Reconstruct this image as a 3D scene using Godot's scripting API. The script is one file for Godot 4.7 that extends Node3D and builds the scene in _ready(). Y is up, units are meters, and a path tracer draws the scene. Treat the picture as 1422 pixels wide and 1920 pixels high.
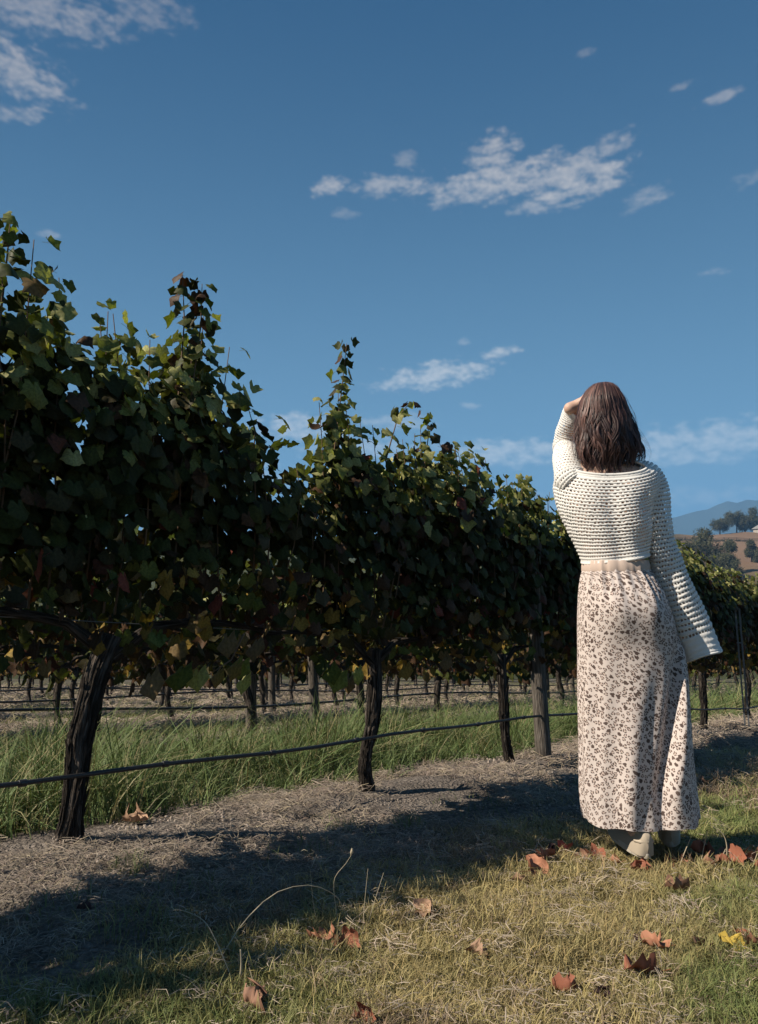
extends Node3D
# A woman in a knit top and leopard-print skirt beside a row of grapevines in late summer sun.
# World: x to the right, y up, the camera looks towards -z. "depth" below means -z.

const EYE := 0.62            # height of the lens over the ground under it
const SLOPE := 0.1275        # the vineyard falls away from the camera
const ROW_X := -1.099        # foot of the first vine of the near row (x, depth)
const ROW_D := 2.813
const DX := 0.64             # direction of the rows
const DD := 0.7684
const ROW_GAP := 2.75
const PI2 := TAU

var rng := RandomNumberGenerator.new()
var bump := FastNoiseLite.new()
var broad := FastNoiseLite.new()
var M := {}
var taken := {}


class MB:
	var v := PackedVector3Array()
	var c := PackedColorArray()
	var uv := PackedVector2Array()
	var ix := PackedInt32Array()

	func p(at: Vector3, col := Color.WHITE, t := Vector2.ZERO) -> int:
		v.append(at)
		c.append(col)
		uv.append(t)
		return v.size() - 1

	func tri(a: int, b: int, d: int) -> void:
		ix.append(a)
		ix.append(b)
		ix.append(d)

	func quad(a: int, b: int, d: int, e: int) -> void:
		ix.append_array(PackedInt32Array([a, b, d, a, d, e]))

	# rows of equal length joined into a sheet; wrap joins the last column to the first
	func sheet(first: int, rows: int, cols: int, wrap: bool) -> void:
		for i in rows - 1:
			for j in (cols if wrap else cols - 1):
				var k := (j + 1) % cols
				quad(first + i * cols + j, first + i * cols + k, first + (i + 1) * cols + k, first + (i + 1) * cols + j)

	func box(lo: Vector3, hi: Vector3, col := Color.WHITE) -> void:
		for f in [[0, 1], [0, -1], [1, 1], [1, -1], [2, 1], [2, -1]]:
			var a: int = f[0]
			var b := (a + 1) % 3
			var d := (a + 2) % 3
			var q := []
			for e in [[0, 0], [1, 0], [1, 1], [0, 1]]:
				var x := Vector3.ZERO
				x[a] = hi[a] if f[1] > 0 else lo[a]
				x[b] = hi[b] if e[0] else lo[b]
				x[d] = hi[d] if e[1] else lo[d]
				q.append(p(x, col, Vector2(e[0], e[1])))
			if f[1] > 0:
				quad(q[0], q[3], q[2], q[1])
			else:
				quad(q[0], q[1], q[2], q[3])

	func tube(pts: Array, rad: Array, segs: int, col := Color.WHITE, close := true, rough := 0.0, seed_ := 0) -> void:
		var first := v.size()
		var n := pts.size()
		var t: Vector3 = (pts[1] - pts[0]).normalized()
		var side := t.cross(Vector3(0.31, 0.17, 0.93)).normalized()
		var run := 0.0
		var phase := float(seed_) * 1.7
		for i in n:
			t = (pts[mini(i + 1, n - 1)] - pts[maxi(i - 1, 0)]).normalized()
			side = (side - t * side.dot(t)).normalized()
			var up := t.cross(side)
			if i:
				run += (pts[i] - pts[i - 1]).length()
			for j in segs:
				var a := TAU * j / segs
				var r: float = rad[i]
				if rough > 0.0:
					r *= 1.0 + rough * (0.6 * sin(a * 3.0 + run * 9.0 + phase) + 0.45 * sin(a * 5.0 - run * 23.0 + phase * 2.3) + 0.4 * sin(a * 2.0 + run * 41.0 + phase))
				p(pts[i] + (side * cos(a) + up * sin(a)) * r, col, Vector2(float(j) / segs, run))
		sheet(first, n, segs, true)
		if close:
			var e := p(pts[n - 1], col, Vector2(0.5, run))
			var b := p(pts[0], col)
			for j in segs:
				tri(first + (n - 1) * segs + j, first + (n - 1) * segs + (j + 1) % segs, e)
				tri(first + (j + 1) % segs, first + j, b)

	func mesh(flat := false) -> ArrayMesh:
		var arr := []
		arr.resize(Mesh.ARRAY_MAX)
		var nn := PackedVector3Array()
		if flat:
			var v2 := PackedVector3Array()
			var c2 := PackedColorArray()
			var u2 := PackedVector2Array()
			for k in ix:
				v2.append(v[k])
				c2.append(c[k])
				u2.append(uv[k])
			v = v2
			c = c2
			uv = u2
			ix = PackedInt32Array(range(v.size()))
		nn.resize(v.size())
		for i in range(0, ix.size(), 3):
			var a := v[ix[i]]
			var f := (v[ix[i + 2]] - a).cross(v[ix[i + 1]] - a)
			nn[ix[i]] += f
			nn[ix[i + 1]] += f
			nn[ix[i + 2]] += f
		for i in nn.size():
			nn[i] = nn[i].normalized() if nn[i].length_squared() > 1e-20 else Vector3.UP
		arr[Mesh.ARRAY_VERTEX] = v
		arr[Mesh.ARRAY_NORMAL] = nn
		arr[Mesh.ARRAY_COLOR] = c
		arr[Mesh.ARRAY_TEX_UV] = uv
		arr[Mesh.ARRAY_INDEX] = ix
		var m := ArrayMesh.new()
		m.add_surface_from_arrays(Mesh.PRIMITIVE_TRIANGLES, arr)
		return m


# ------------------------------------------------------------------ naming
func numbered(called: String) -> String:
	var k: int = taken.get(called, 0)
	taken[called] = k + 1
	return called if k == 0 else "%s_%03d" % [called, k]


func tag(o: Node, label: String, category: String, group := "", kind := "") -> void:
	o.set_meta("label", label)
	if category:
		o.set_meta("category", category)
	if group:
		o.set_meta("group", group)
	if kind:
		o.set_meta("kind", kind)


func obj(called: String, mesh: Mesh, mat: Material, parent: Node = self) -> MeshInstance3D:
	var o := MeshInstance3D.new()
	o.name = numbered(called) if parent == self else called
	o.mesh = mesh
	o.material_override = mat
	parent.add_child(o, true)
	return o


func thing(called: String, at: Vector3) -> Node3D:
	var o := Node3D.new()
	o.name = numbered(called)
	add_child(o)
	o.position = at
	return o


func scatter(called: String, mesh: Mesh, mat: Material, where: Array, tint: Array, parent: Node = self) -> MultiMeshInstance3D:
	var mm := MultiMesh.new()
	mm.transform_format = MultiMesh.TRANSFORM_3D
	mm.use_colors = true
	mm.mesh = mesh
	mm.instance_count = where.size()
	for i in where.size():
		mm.set_instance_transform(i, where[i])
		mm.set_instance_color(i, tint[i])
	var o := MultiMeshInstance3D.new()
	o.name = numbered(called) if parent == self else called
	o.multimesh = mm
	o.material_override = mat
	o.set_meta("kind", "stuff")
	parent.add_child(o, true)
	return o


# ------------------------------------------------------------------ places
func row_s(x: float, d: float) -> float:
	return (x - ROW_X) * DX + (d - ROW_D) * DD


func row_p(x: float, d: float) -> float:
	return (x - ROW_X) * DD - (d - ROW_D) * DX


func berm(p: float) -> float:
	var k := roundf(p / ROW_GAP)
	if k > 0.5:
		return 0.0
	var q := p - k * ROW_GAP
	return 0.05 * exp(-q * q / 0.16)


func smooth(a: float, b: float, x: float) -> float:
	var t := clampf((x - a) / (b - a), 0.0, 1.0)
	return t * t * (3.0 - 2.0 * t)


func gy(x: float, d: float) -> float:
	var near := -SLOPE * d
	if d < 75.0:
		near += berm(row_p(x, d)) - 0.035 + bump.get_noise_2d(x * 30.0, d * 30.0) * 0.025 + bump.get_noise_2d(x * 110.0, d * 110.0) * 0.012
	if d > 60.0:
		var far := -15.0 + 3.0 + clampf((d - 110.0) / 260.0, 0.0, 1.0 + 0.0) * (30.0 + broad.get_noise_2d(x * 0.6, 0.0) * 5.0 + (x - 170.0) * 0.02) - smooth(390.0, 900.0, d) * 12.0 + broad.get_noise_2d(x, d) * 1.6
		near = lerpf(near, far, smooth(60.0, 140.0, d))
	return near


func P(s: float, p: float, up := 0.0) -> Vector3:
	var x := ROW_X + DX * s + DD * p
	var d := ROW_D + DD * s - DX * p
	return Vector3(x, gy(x, d) + up, -d)


func G(x: float, d: float, up := 0.0) -> Vector3:
	return Vector3(x, gy(x, d) + up, -d)


# ------------------------------------------------------------------ materials
func lin(r: float, g: float, b: float) -> Color:
	return Color(r, g, b).linear_to_srgb()


func mat(name_: String, col: Color, rough := 0.8, spec := 0.3) -> StandardMaterial3D:
	var m := StandardMaterial3D.new()
	m.resource_name = name_
	m.albedo_color = col
	m.roughness = rough
	m.metallic_specular = spec
	M[name_] = m
	return m


func noise_tex(freq: float, octaves: int, lo: float, hi: float, seed_: int, size := 512, tint := Color.WHITE) -> NoiseTexture2D:
	var n := FastNoiseLite.new()
	n.seed = seed_
	n.frequency = freq
	n.fractal_octaves = octaves
	var t := NoiseTexture2D.new()
	t.width = size
	t.height = size
	t.seamless = true
	t.noise = n
	var g := Gradient.new()
	g.set_color(0, Color(lo, lo, lo) * tint)
	g.set_color(1, Color(hi, hi, hi) * tint)
	t.color_ramp = g
	return t


func materials() -> void:
	var m := mat("ground", Color.WHITE, 0.95, 0.15)
	m.vertex_color_use_as_albedo = true
	m.albedo_texture = noise_tex(0.03, 5, 0.55, 1.0, 11)
	m.uv1_triplanar = true
	m.uv1_world_triplanar = true
	m.uv1_scale = Vector3(1.7, 1.7, 1.7)
	m.heightmap_enabled = true
	m.heightmap_texture = noise_tex(0.05, 5, 0.0, 1.0, 12)
	m.heightmap_scale = 2.0
	m = mat("blade", Color.WHITE, 0.6, 0.35)
	m.vertex_color_use_as_albedo = true
	m.backlight_enabled = true
	m.backlight = Color(0.55, 0.55, 0.4)
	m = mat("straw", Color.WHITE, 0.75, 0.3)
	m.vertex_color_use_as_albedo = true
	m = mat("foliage", Color.WHITE, 0.6, 0.22)
	m.vertex_color_use_as_albedo = true
	m.backlight_enabled = true
	m.backlight = Color(0.52, 0.56, 0.3)
	var leaf_tex := leaf_texture()
	m.albedo_texture = leaf_tex
	m = mat("far_foliage", Color.WHITE, 0.7, 0.2)
	m.vertex_color_use_as_albedo = true
	m = mat("bark", lin(0.205, 0.172, 0.146), 0.95, 0.15)
	m.albedo_texture = noise_tex(0.02, 5, 0.35, 1.0, 21, 256)
	m.heightmap_enabled = true
	m.heightmap_texture = noise_tex(0.025, 4, 0.0, 1.0, 22, 256)
	m.heightmap_scale = 2.5
	m.uv1_scale = Vector3(3.0, 1.4, 1.0)
	m = mat("cane", lin(0.14, 0.09, 0.055), 0.7, 0.3)
	m = mat("post_wood", lin(0.26, 0.225, 0.19), 0.9, 0.2)
	m.albedo_texture = noise_tex(0.02, 5, 0.5, 1.0, 31, 256)
	m.uv1_scale = Vector3(4.0, 0.8, 1.0)
	m.heightmap_enabled = true
	m.heightmap_texture = noise_tex(0.03, 4, 0.0, 1.0, 32, 256)
	m.heightmap_scale = 1.0
	m = mat("steel", lin(0.17, 0.175, 0.18), 0.5, 0.5)
	m.metallic = 0.6
	m = mat("pipe", lin(0.018, 0.018, 0.019), 0.45, 0.5)
	m = mat("wire", lin(0.2, 0.2, 0.2), 0.45, 0.5)
	m.metallic = 0.7
	m = mat("skin", lin(0.58, 0.38, 0.29), 0.55, 0.4)
	m.subsurf_scatter_enabled = true
	m.subsurf_scatter_strength = 0.12
	m = mat("knit", lin(0.80, 0.775, 0.735), 0.9, 0.2)
	m.rim_enabled = true
	m.rim = 0.25
	m.backlight_enabled = true
	m.backlight = Color(0.3, 0.3, 0.28)
	m = mat("skirt", Color.WHITE, 0.85, 0.2)
	m.albedo_texture = leopard()
	m = mat("waistband", lin(0.56, 0.44, 0.37), 0.8, 0.25)
	m = mat("hair", Color.WHITE, 0.48, 0.4)
	m.vertex_color_use_as_albedo = true
	m = mat("shoe", lin(0.58, 0.49, 0.38), 0.95, 0.15)
	m.albedo_texture = noise_tex(0.05, 3, 0.8, 1.0, 41, 128)
	m = mat("sole", lin(0.50, 0.45, 0.38), 0.9, 0.15)
	m = mat("dark_metal", lin(0.03, 0.03, 0.03), 0.35, 0.5)
	m = mat("dead_leaf", Color.WHITE, 0.7, 0.3)
	m.vertex_color_use_as_albedo = true
	m.backlight_enabled = true
	m.backlight = Color(0.3, 0.24, 0.2)
	m = mat("mountain", lin(0.06, 0.08, 0.07), 1.0, 0.0)
	m = mat("white_wall", lin(0.38, 0.345, 0.30), 0.9, 0.2)
	m = mat("roof", lin(0.3, 0.29, 0.28), 0.6, 0.4)
	m = mat("window_glass", lin(0.03, 0.035, 0.04), 0.15, 0.5)
	# one leaf material per tint; the parts share them
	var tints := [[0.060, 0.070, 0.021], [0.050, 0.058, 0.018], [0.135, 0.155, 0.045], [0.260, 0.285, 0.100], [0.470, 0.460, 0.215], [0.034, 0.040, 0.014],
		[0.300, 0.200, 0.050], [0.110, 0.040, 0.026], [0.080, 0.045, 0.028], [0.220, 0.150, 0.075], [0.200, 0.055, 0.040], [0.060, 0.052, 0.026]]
	for i in tints.size():
		var q: Array = tints[i]
		m = mat("leaf_%d" % i, lin(q[0], q[1], q[2]), 0.55, 0.26)
		m.backlight_enabled = true
		m.albedo_texture = leaf_tex
		m.backlight = Color(0.92, 0.96, 0.50) if i in [2, 3, 4] else Color(0.5, 0.54, 0.3) if i < 6 or i == 11 else Color(0.5, 0.4, 0.3)
		M["tint_%d" % i] = Color(q[0], q[1], q[2])


func leaf_texture() -> ImageTexture:
	var size := 160
	var im := Image.create_empty(size, size, false, Image.FORMAT_RGB8)
	var n := FastNoiseLite.new()
	n.seed = 12
	n.frequency = 0.05
	for y in size:
		for x in size:
			var px := (x + 0.5) / size * 1.4 - 0.7
			var py := (y + 0.5) / size * 1.4 - 0.7
			var rr := sqrt(px * px + py * py)
			var a := atan2(px, -py)
			var near := 9.0
			var k := 0.0
			for j in 5:
				var d := wrapf(a - (j - 2) * TAU / 5.0, -PI, PI)
				if absf(d) < 1.3:
					var across := absf(sin(d)) * rr
					if across < near:
						near = across
						k = cos(d) * rr
			var vein := smooth(0.022, 0.006, near)
			var side := smooth(0.35, 0.1, absf(fposmod(k * 11.0 - near * 9.0, 1.0) - 0.5)) * 0.22
			var b := n.get_noise_2d(x, y)
			var edge := smooth(0.40, 0.62, rr + b * 0.25)
			var c := Color(0.88, 0.88, 0.86).lerp(Color(1.0, 1.0, 0.85), maxf(vein, side))
			c = c.lerp(Color(0.95, 0.78, 0.6), edge * 0.45) * (1.0 + 0.25 * b)
			im.set_pixel(x, y, c)
	return ImageTexture.create_from_image(im)


func leopard() -> ImageTexture:
	var size := 1024
	var im := Image.create_empty(size, size, false, Image.FORMAT_RGB8)
	var ground := lin(0.64, 0.555, 0.510)
	im.fill(ground)
	var r := RandomNumberGenerator.new()
	r.seed = 77
	var warp := FastNoiseLite.new()
	warp.seed = 6
	warp.frequency = 0.006
	var n := 33
	var cell := float(size) / n
	var inner := lin(0.56, 0.45, 0.39)
	for gj in n:
		for gi in n:
			var cx := (gi + 0.5 * (gj % 2) + 0.16 * sin(gj * 1.7) + r.randf_range(0.40, 0.60)) * cell
			var cy := (gj + 0.24 * sin(gi * 2.3) + r.randf_range(0.36, 0.64)) * cell
			cx += warp.get_noise_2d(cx, cy) * cell * 0.6
			cy += warp.get_noise_2d(cy + 500.0, cx) * cell * 0.6
			var ra := cell * r.randf_range(0.36, 0.46)
			var rb := ra * r.randf_range(0.72, 0.98)
			var turn := r.randf() * TAU
			var dark := lin(0.105, 0.075, 0.066) if r.randf() < 0.7 else lin(0.15, 0.108, 0.095)
			var gaps := [r.randf() * TAU, r.randf() * TAU, r.randf() * TAU]
			var solid := r.randf() < 0.2
			var hole := r.randf_range(0.36, 0.5)
			var reach := int(ra * 1.3) + 1
			for dy in range(-reach, reach + 1):
				for dx in range(-reach, reach + 1):
					var u := (dx * cos(turn) + dy * sin(turn)) / ra
					var w := (-dx * sin(turn) + dy * cos(turn)) / rb
					var rr := sqrt(u * u + w * w)
					var a := atan2(w, u)
					rr *= 1.0 + 0.12 * sin(a * 3.0 + gaps[0]) + 0.08 * sin(a * 5.0 + gaps[1])
					if rr > 1.0:
						continue
					var open := absf(wrapf(a - gaps[0], -PI, PI))
					open = minf(open, minf(absf(wrapf(a - gaps[0] - 1.9 - gaps[1] * 0.1, -PI, PI)), absf(wrapf(a - gaps[0] - 3.9 - gaps[2] * 0.12, -PI, PI))))
					var px := posmod(int(cx) + dx, size)
					var py := posmod(int(cy) + dy, size)
					if solid and rr < 0.78:
						im.set_pixel(px, py, dark)
					elif rr > hole and open > 0.26:
						im.set_pixel(px, py, dark)
					elif rr <= hole:
						im.set_pixel(px, py, inner)
	return ImageTexture.create_from_image(im)


# ------------------------------------------------------------------ camera, sky, sun
func sky_cover() -> ImageTexture:
	var w := 4096
	var h := 2048
	var im := Image.create_empty(w, h, false, Image.FORMAT_RGBA8)
	im.fill(Color(0.5, 0.42, 0.28, 0.0))
	var puff := FastNoiseLite.new()
	puff.seed = 5
	puff.frequency = 0.5
	puff.fractal_octaves = 5
	var blobs := []
	# azimuth, elevation, half width, half height, tilt, density
	for q in [[8.97, 28.84, 1.7, 1.6, 0.0, 0.8], [6.9, 27.08, 3.0, 1.1, 0.14, 0.85], [11.7, 27.32, 4.6, 1.35, 0.12, 0.85], [15.4, 26.7, 3.1, 1.25, 0.15, 0.9], [16.2, 28.3, 2.7, 0.75, 0.3, 0.6],
		[1.0, 27.38, 2.7, 0.85, 0.05, 0.72], [-3.74, 27.27, 1.2, 0.8, 0.2, 0.85], [11.7, 25.5, 1.7, 0.65, 0.0, 0.6], [19.9, 25.25, 1.5, 0.65, 0.3, 0.5], [24.9, 30.25, 1.2, 0.35, 0.2, 0.6],
		[-25.5, 34.8, 5.0, 1.5, 0.0, 0.6], [-17.5, 36.2, 2.3, 1.2, 0.0, 0.4], [-26.5, 31.4, 3.3, 1.5, -0.3, 0.72], [-26.1, 29.1, 1.2, 0.65, 0.2, 0.6], [-24.0, 22.4, 0.7, 0.26, 0.0, 0.4],
		[4.4, 14.4, 4.2, 1.05, 0.13, 0.95], [9.2, 15.95, 1.3, 0.5, 0.1, 0.85], [6.4, 16.8, 0.5, 0.25, 0.0, 0.5], [6.8, 12.2, 0.8, 0.28, 0.0, 0.45], [-6.0, 10.6, 3.2, 1.1, 0.0, 0.85],
		[9.9, 8.63, 6.5, 1.1, 0.03, 0.8], [23.4, 8.7, 9.5, 1.5, 0.06, 0.7], [1.2, 11.1, 3.0, 0.7, 0.0, 0.5], [-1.5, 9.0, 4.0, 1.0, 0.0, 0.6], [26.4, 25.3, 1.1, 0.5, 0.2, 0.35], [22.5, 31.4, 0.7, 0.25, 0.2, 0.4], [24.0, 20.0, 0.9, 0.25, 0.0, 0.4],
		[15.8, 34.2, 0.7, 0.28, 0.0, 0.3], [2.0, 29.0, 0.8, 0.6, 0.0, 0.4], [-2.5, 25.6, 0.9, 0.4, 0.0, 0.35], [-15.0, 7.0, 9.0, 1.4, 0.0, 0.7], [17.0, 5.0, 14.0, 0.8, 0.02, 0.3]]:
		blobs.append(q)
	var r := RandomNumberGenerator.new()
	r.seed = 9
	for k in 70:   # the rest of the sky has the same sparse clouds
		var az := r.randf_range(34.0, 326.0)
		var el := r.randf_range(6.0, 48.0)
		for j in 4:
			blobs.append([az + r.randf_range(-5, 5), el + r.randf_range(-1.2, 1.2), r.randf_range(1.0, 4.5), r.randf_range(0.4, 1.4), r.randf_range(-0.1, 0.3), r.randf_range(0.4, 0.85)])
	for q in blobs:
		var px_per: float = w / 360.0
		var cu: float = q[0] / 360.0 * w
		var cv: float = (0.5 - q[1] / 180.0) * h
		var stretch := 1.0 / cos(deg_to_rad(q[1]))
		var ru: float = q[2] * px_per * stretch * 1.7
		var rv: float = (q[3] + absf(sin(q[4])) * q[2]) * px_per * 1.7
		for y in range(int(cv - rv), int(cv + rv) + 1):
			for x in range(int(cu - ru), int(cu + ru) + 1):
				var az: float = (x - cu) / px_per / stretch
				var el: float = -(y - cv) / px_per
				var e1: float = (az * cos(q[4]) + el * sin(q[4])) / q[2]
				var e2: float = (-az * sin(q[4]) + el * cos(q[4])) / q[3]
				var rr := e1 * e1 + e2 * e2
				if rr > 2.9:
					continue
				var n := puff.get_noise_2d((az + q[0]) * 1.05, (el + q[1]) * 2.3)
				var n2 := puff.get_noise_2d((az + q[0]) * 3.4 + 50.0, (el + q[1]) * 6.2)
				var soft: float = 0.45 if q[1] < 12.0 else 1.0
				var dens: float = 1.0 - rr * 0.9 + n * 1.35 + n2 * 0.42 * soft + puff.get_noise_2d((az + q[0]) * 6.5 + (el + q[1]) * 5.0, (el + q[1]) * 17.0 - 31.0) * 0.10 * soft
				if e2 < 0.0:
					dens -= e2 * e2 * 0.5
				var a := smooth(-0.35, 1.45, dens) * float(q[5])
				if a <= 0.004:
					continue
				var xx := posmod(x, w)
				var was := im.get_pixel(xx, clampi(y, 0, h - 1))
				var lit := clampf(0.95 + n2 * 0.15 + el * 0.03, 0.75, 1.1)
				a = a + was.a * (1.0 - a)
				im.set_pixel(xx, clampi(y, 0, h - 1), Color(0.575 * lit, 0.515 * lit, 0.43 * lit, a))
	return ImageTexture.create_from_image(im)


func camera_and_light() -> void:
	var cam := Camera3D.new()
	cam.name = "camera"
	cam.fov = rad_to_deg(2.0 * atan(960.0 / 1443.0))
	cam.position = Vector3(0, EYE, 0)
	cam.rotation_degrees.x = 4.4
	cam.near = 0.05
	cam.far = 8000.0
	cam.current = true
	add_child(cam)
	var e := Environment.new()
	e.background_mode = Environment.BG_SKY
	e.tonemap_mode = Environment.TONE_MAPPER_LINEAR
	e.tonemap_exposure = 1.4
	e.sdfgi_enabled = true
	e.ssao_enabled = true
	e.ssil_enabled = true
	var sm := ProceduralSkyMaterial.new()
	sm.sky_top_color = lin(0.0040, 0.041, 0.118)
	sm.sky_horizon_color = lin(0.175, 0.365, 0.545)
	sm.sky_curve = 0.25
	sm.ground_bottom_color = lin(0.08, 0.075, 0.05)
	sm.ground_horizon_color = lin(0.14, 0.18, 0.2)
	sm.sky_cover = sky_cover()
	sm.sun_angle_max = 8.0
	e.sky = Sky.new()
	e.sky.sky_material = sm
	e.fog_enabled = true
	e.fog_density = 0.00034
	e.fog_light_color = lin(0.25, 0.54, 0.95)
	var w := WorldEnvironment.new()
	w.name = "world_environment"
	w.environment = e
	add_child(w)
	var sun := DirectionalLight3D.new()
	sun.name = "sun"
	sun.light_color = Color(1.0, 0.955, 0.885)
	sun.light_energy = 1.6
	sun.light_angular_distance = 0.5
	sun.shadow_enabled = true
	sun.sky_mode = DirectionalLight3D.SKY_MODE_LIGHT_ONLY
	add_child(sun)
	sun.look_at_from_position(Vector3.ZERO, Vector3(0.708, -0.676, -0.206))


# ------------------------------------------------------------------ ground
func lines(fine_lo: float, fine_hi: float, step: float, lo: float, hi: float) -> PackedFloat32Array:
	var a := PackedFloat32Array()
	var x := fine_lo
	var up := []
	while x < fine_hi:
		up.append(x)
		x += step
	var st := step
	while x < hi:
		up.append(x)
		st *= 1.07
		x += st
	up.append(hi)
	st = step
	x = fine_lo
	var down := []
	while x - st > lo:
		x -= st
		down.append(x)
		st *= 1.07
	down.append(lo)
	down.reverse()
	for q in down:
		a.append(q)
	for q in up:
		a.append(q)
	return a


func ground_color(x: float, d: float) -> Color:
	var n := bump.get_noise_2d(x * 14.0 + 300.0, d * 14.0)
	var n2 := bump.get_noise_2d(x * 60.0, d * 60.0 + 90.0)
	if d > 75.0:
		var f := smooth(180.0, 240.0, d) * smooth(0.0, 20.0, x - 0.36 * d)
		return Color(0.11, 0.115, 0.05).lerp(Color(0.36, 0.235, 0.15), clampf(f, 0, 1)) * (1.0 + 0.25 * broad.get_noise_2d(x * 4.0, d * 4.0))
	var p := row_p(x, d)
	var soil := Color(0.27, 0.23, 0.195) * (1.0 + 0.35 * n2)
	var green := Color(0.085, 0.09, 0.035) * (1.0 + 0.3 * n)
	var dry := Color(0.16, 0.135, 0.07) * (1.0 + 0.3 * n2)
	var k := roundf(p / ROW_GAP)
	if k > 0.5:
		return dry.lerp(green, smooth(-0.1, 0.4, n))
	var q := p - k * ROW_GAP
	if k == 0.0 and q > 0.0:
		return soil.lerp(dry, smooth(0.75, 1.05, q + n * 0.5))
	var strip := 1.0 - smooth(0.3, 0.6, absf(q) + n * 0.3)
	if k < -0.5:
		return green.lerp(Color(0.21, 0.18, 0.11), 0.6).lerp(soil, strip)
	return green.lerp(soil, strip)


func build_ground() -> void:
	var xs := lines(-4.0, 5.0, 0.07, -700.0, 900.0)
	var ds := lines(0.9, 9.0, 0.07, -30.0, 1500.0)
	var mb := MB.new()
	for d in ds:
		for x in xs:
			mb.p(Vector3(x, gy(x, d), -d), ground_color(x, d))
	mb.sheet(0, ds.size(), xs.size(), false)
	# the sheet's normals must point up
	var o := obj("ground", mb.mesh(), M.ground)
	tag(o, "sloping vineyard ground of straw coloured soil and grass running to the far hills", "", "", "structure")


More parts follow.
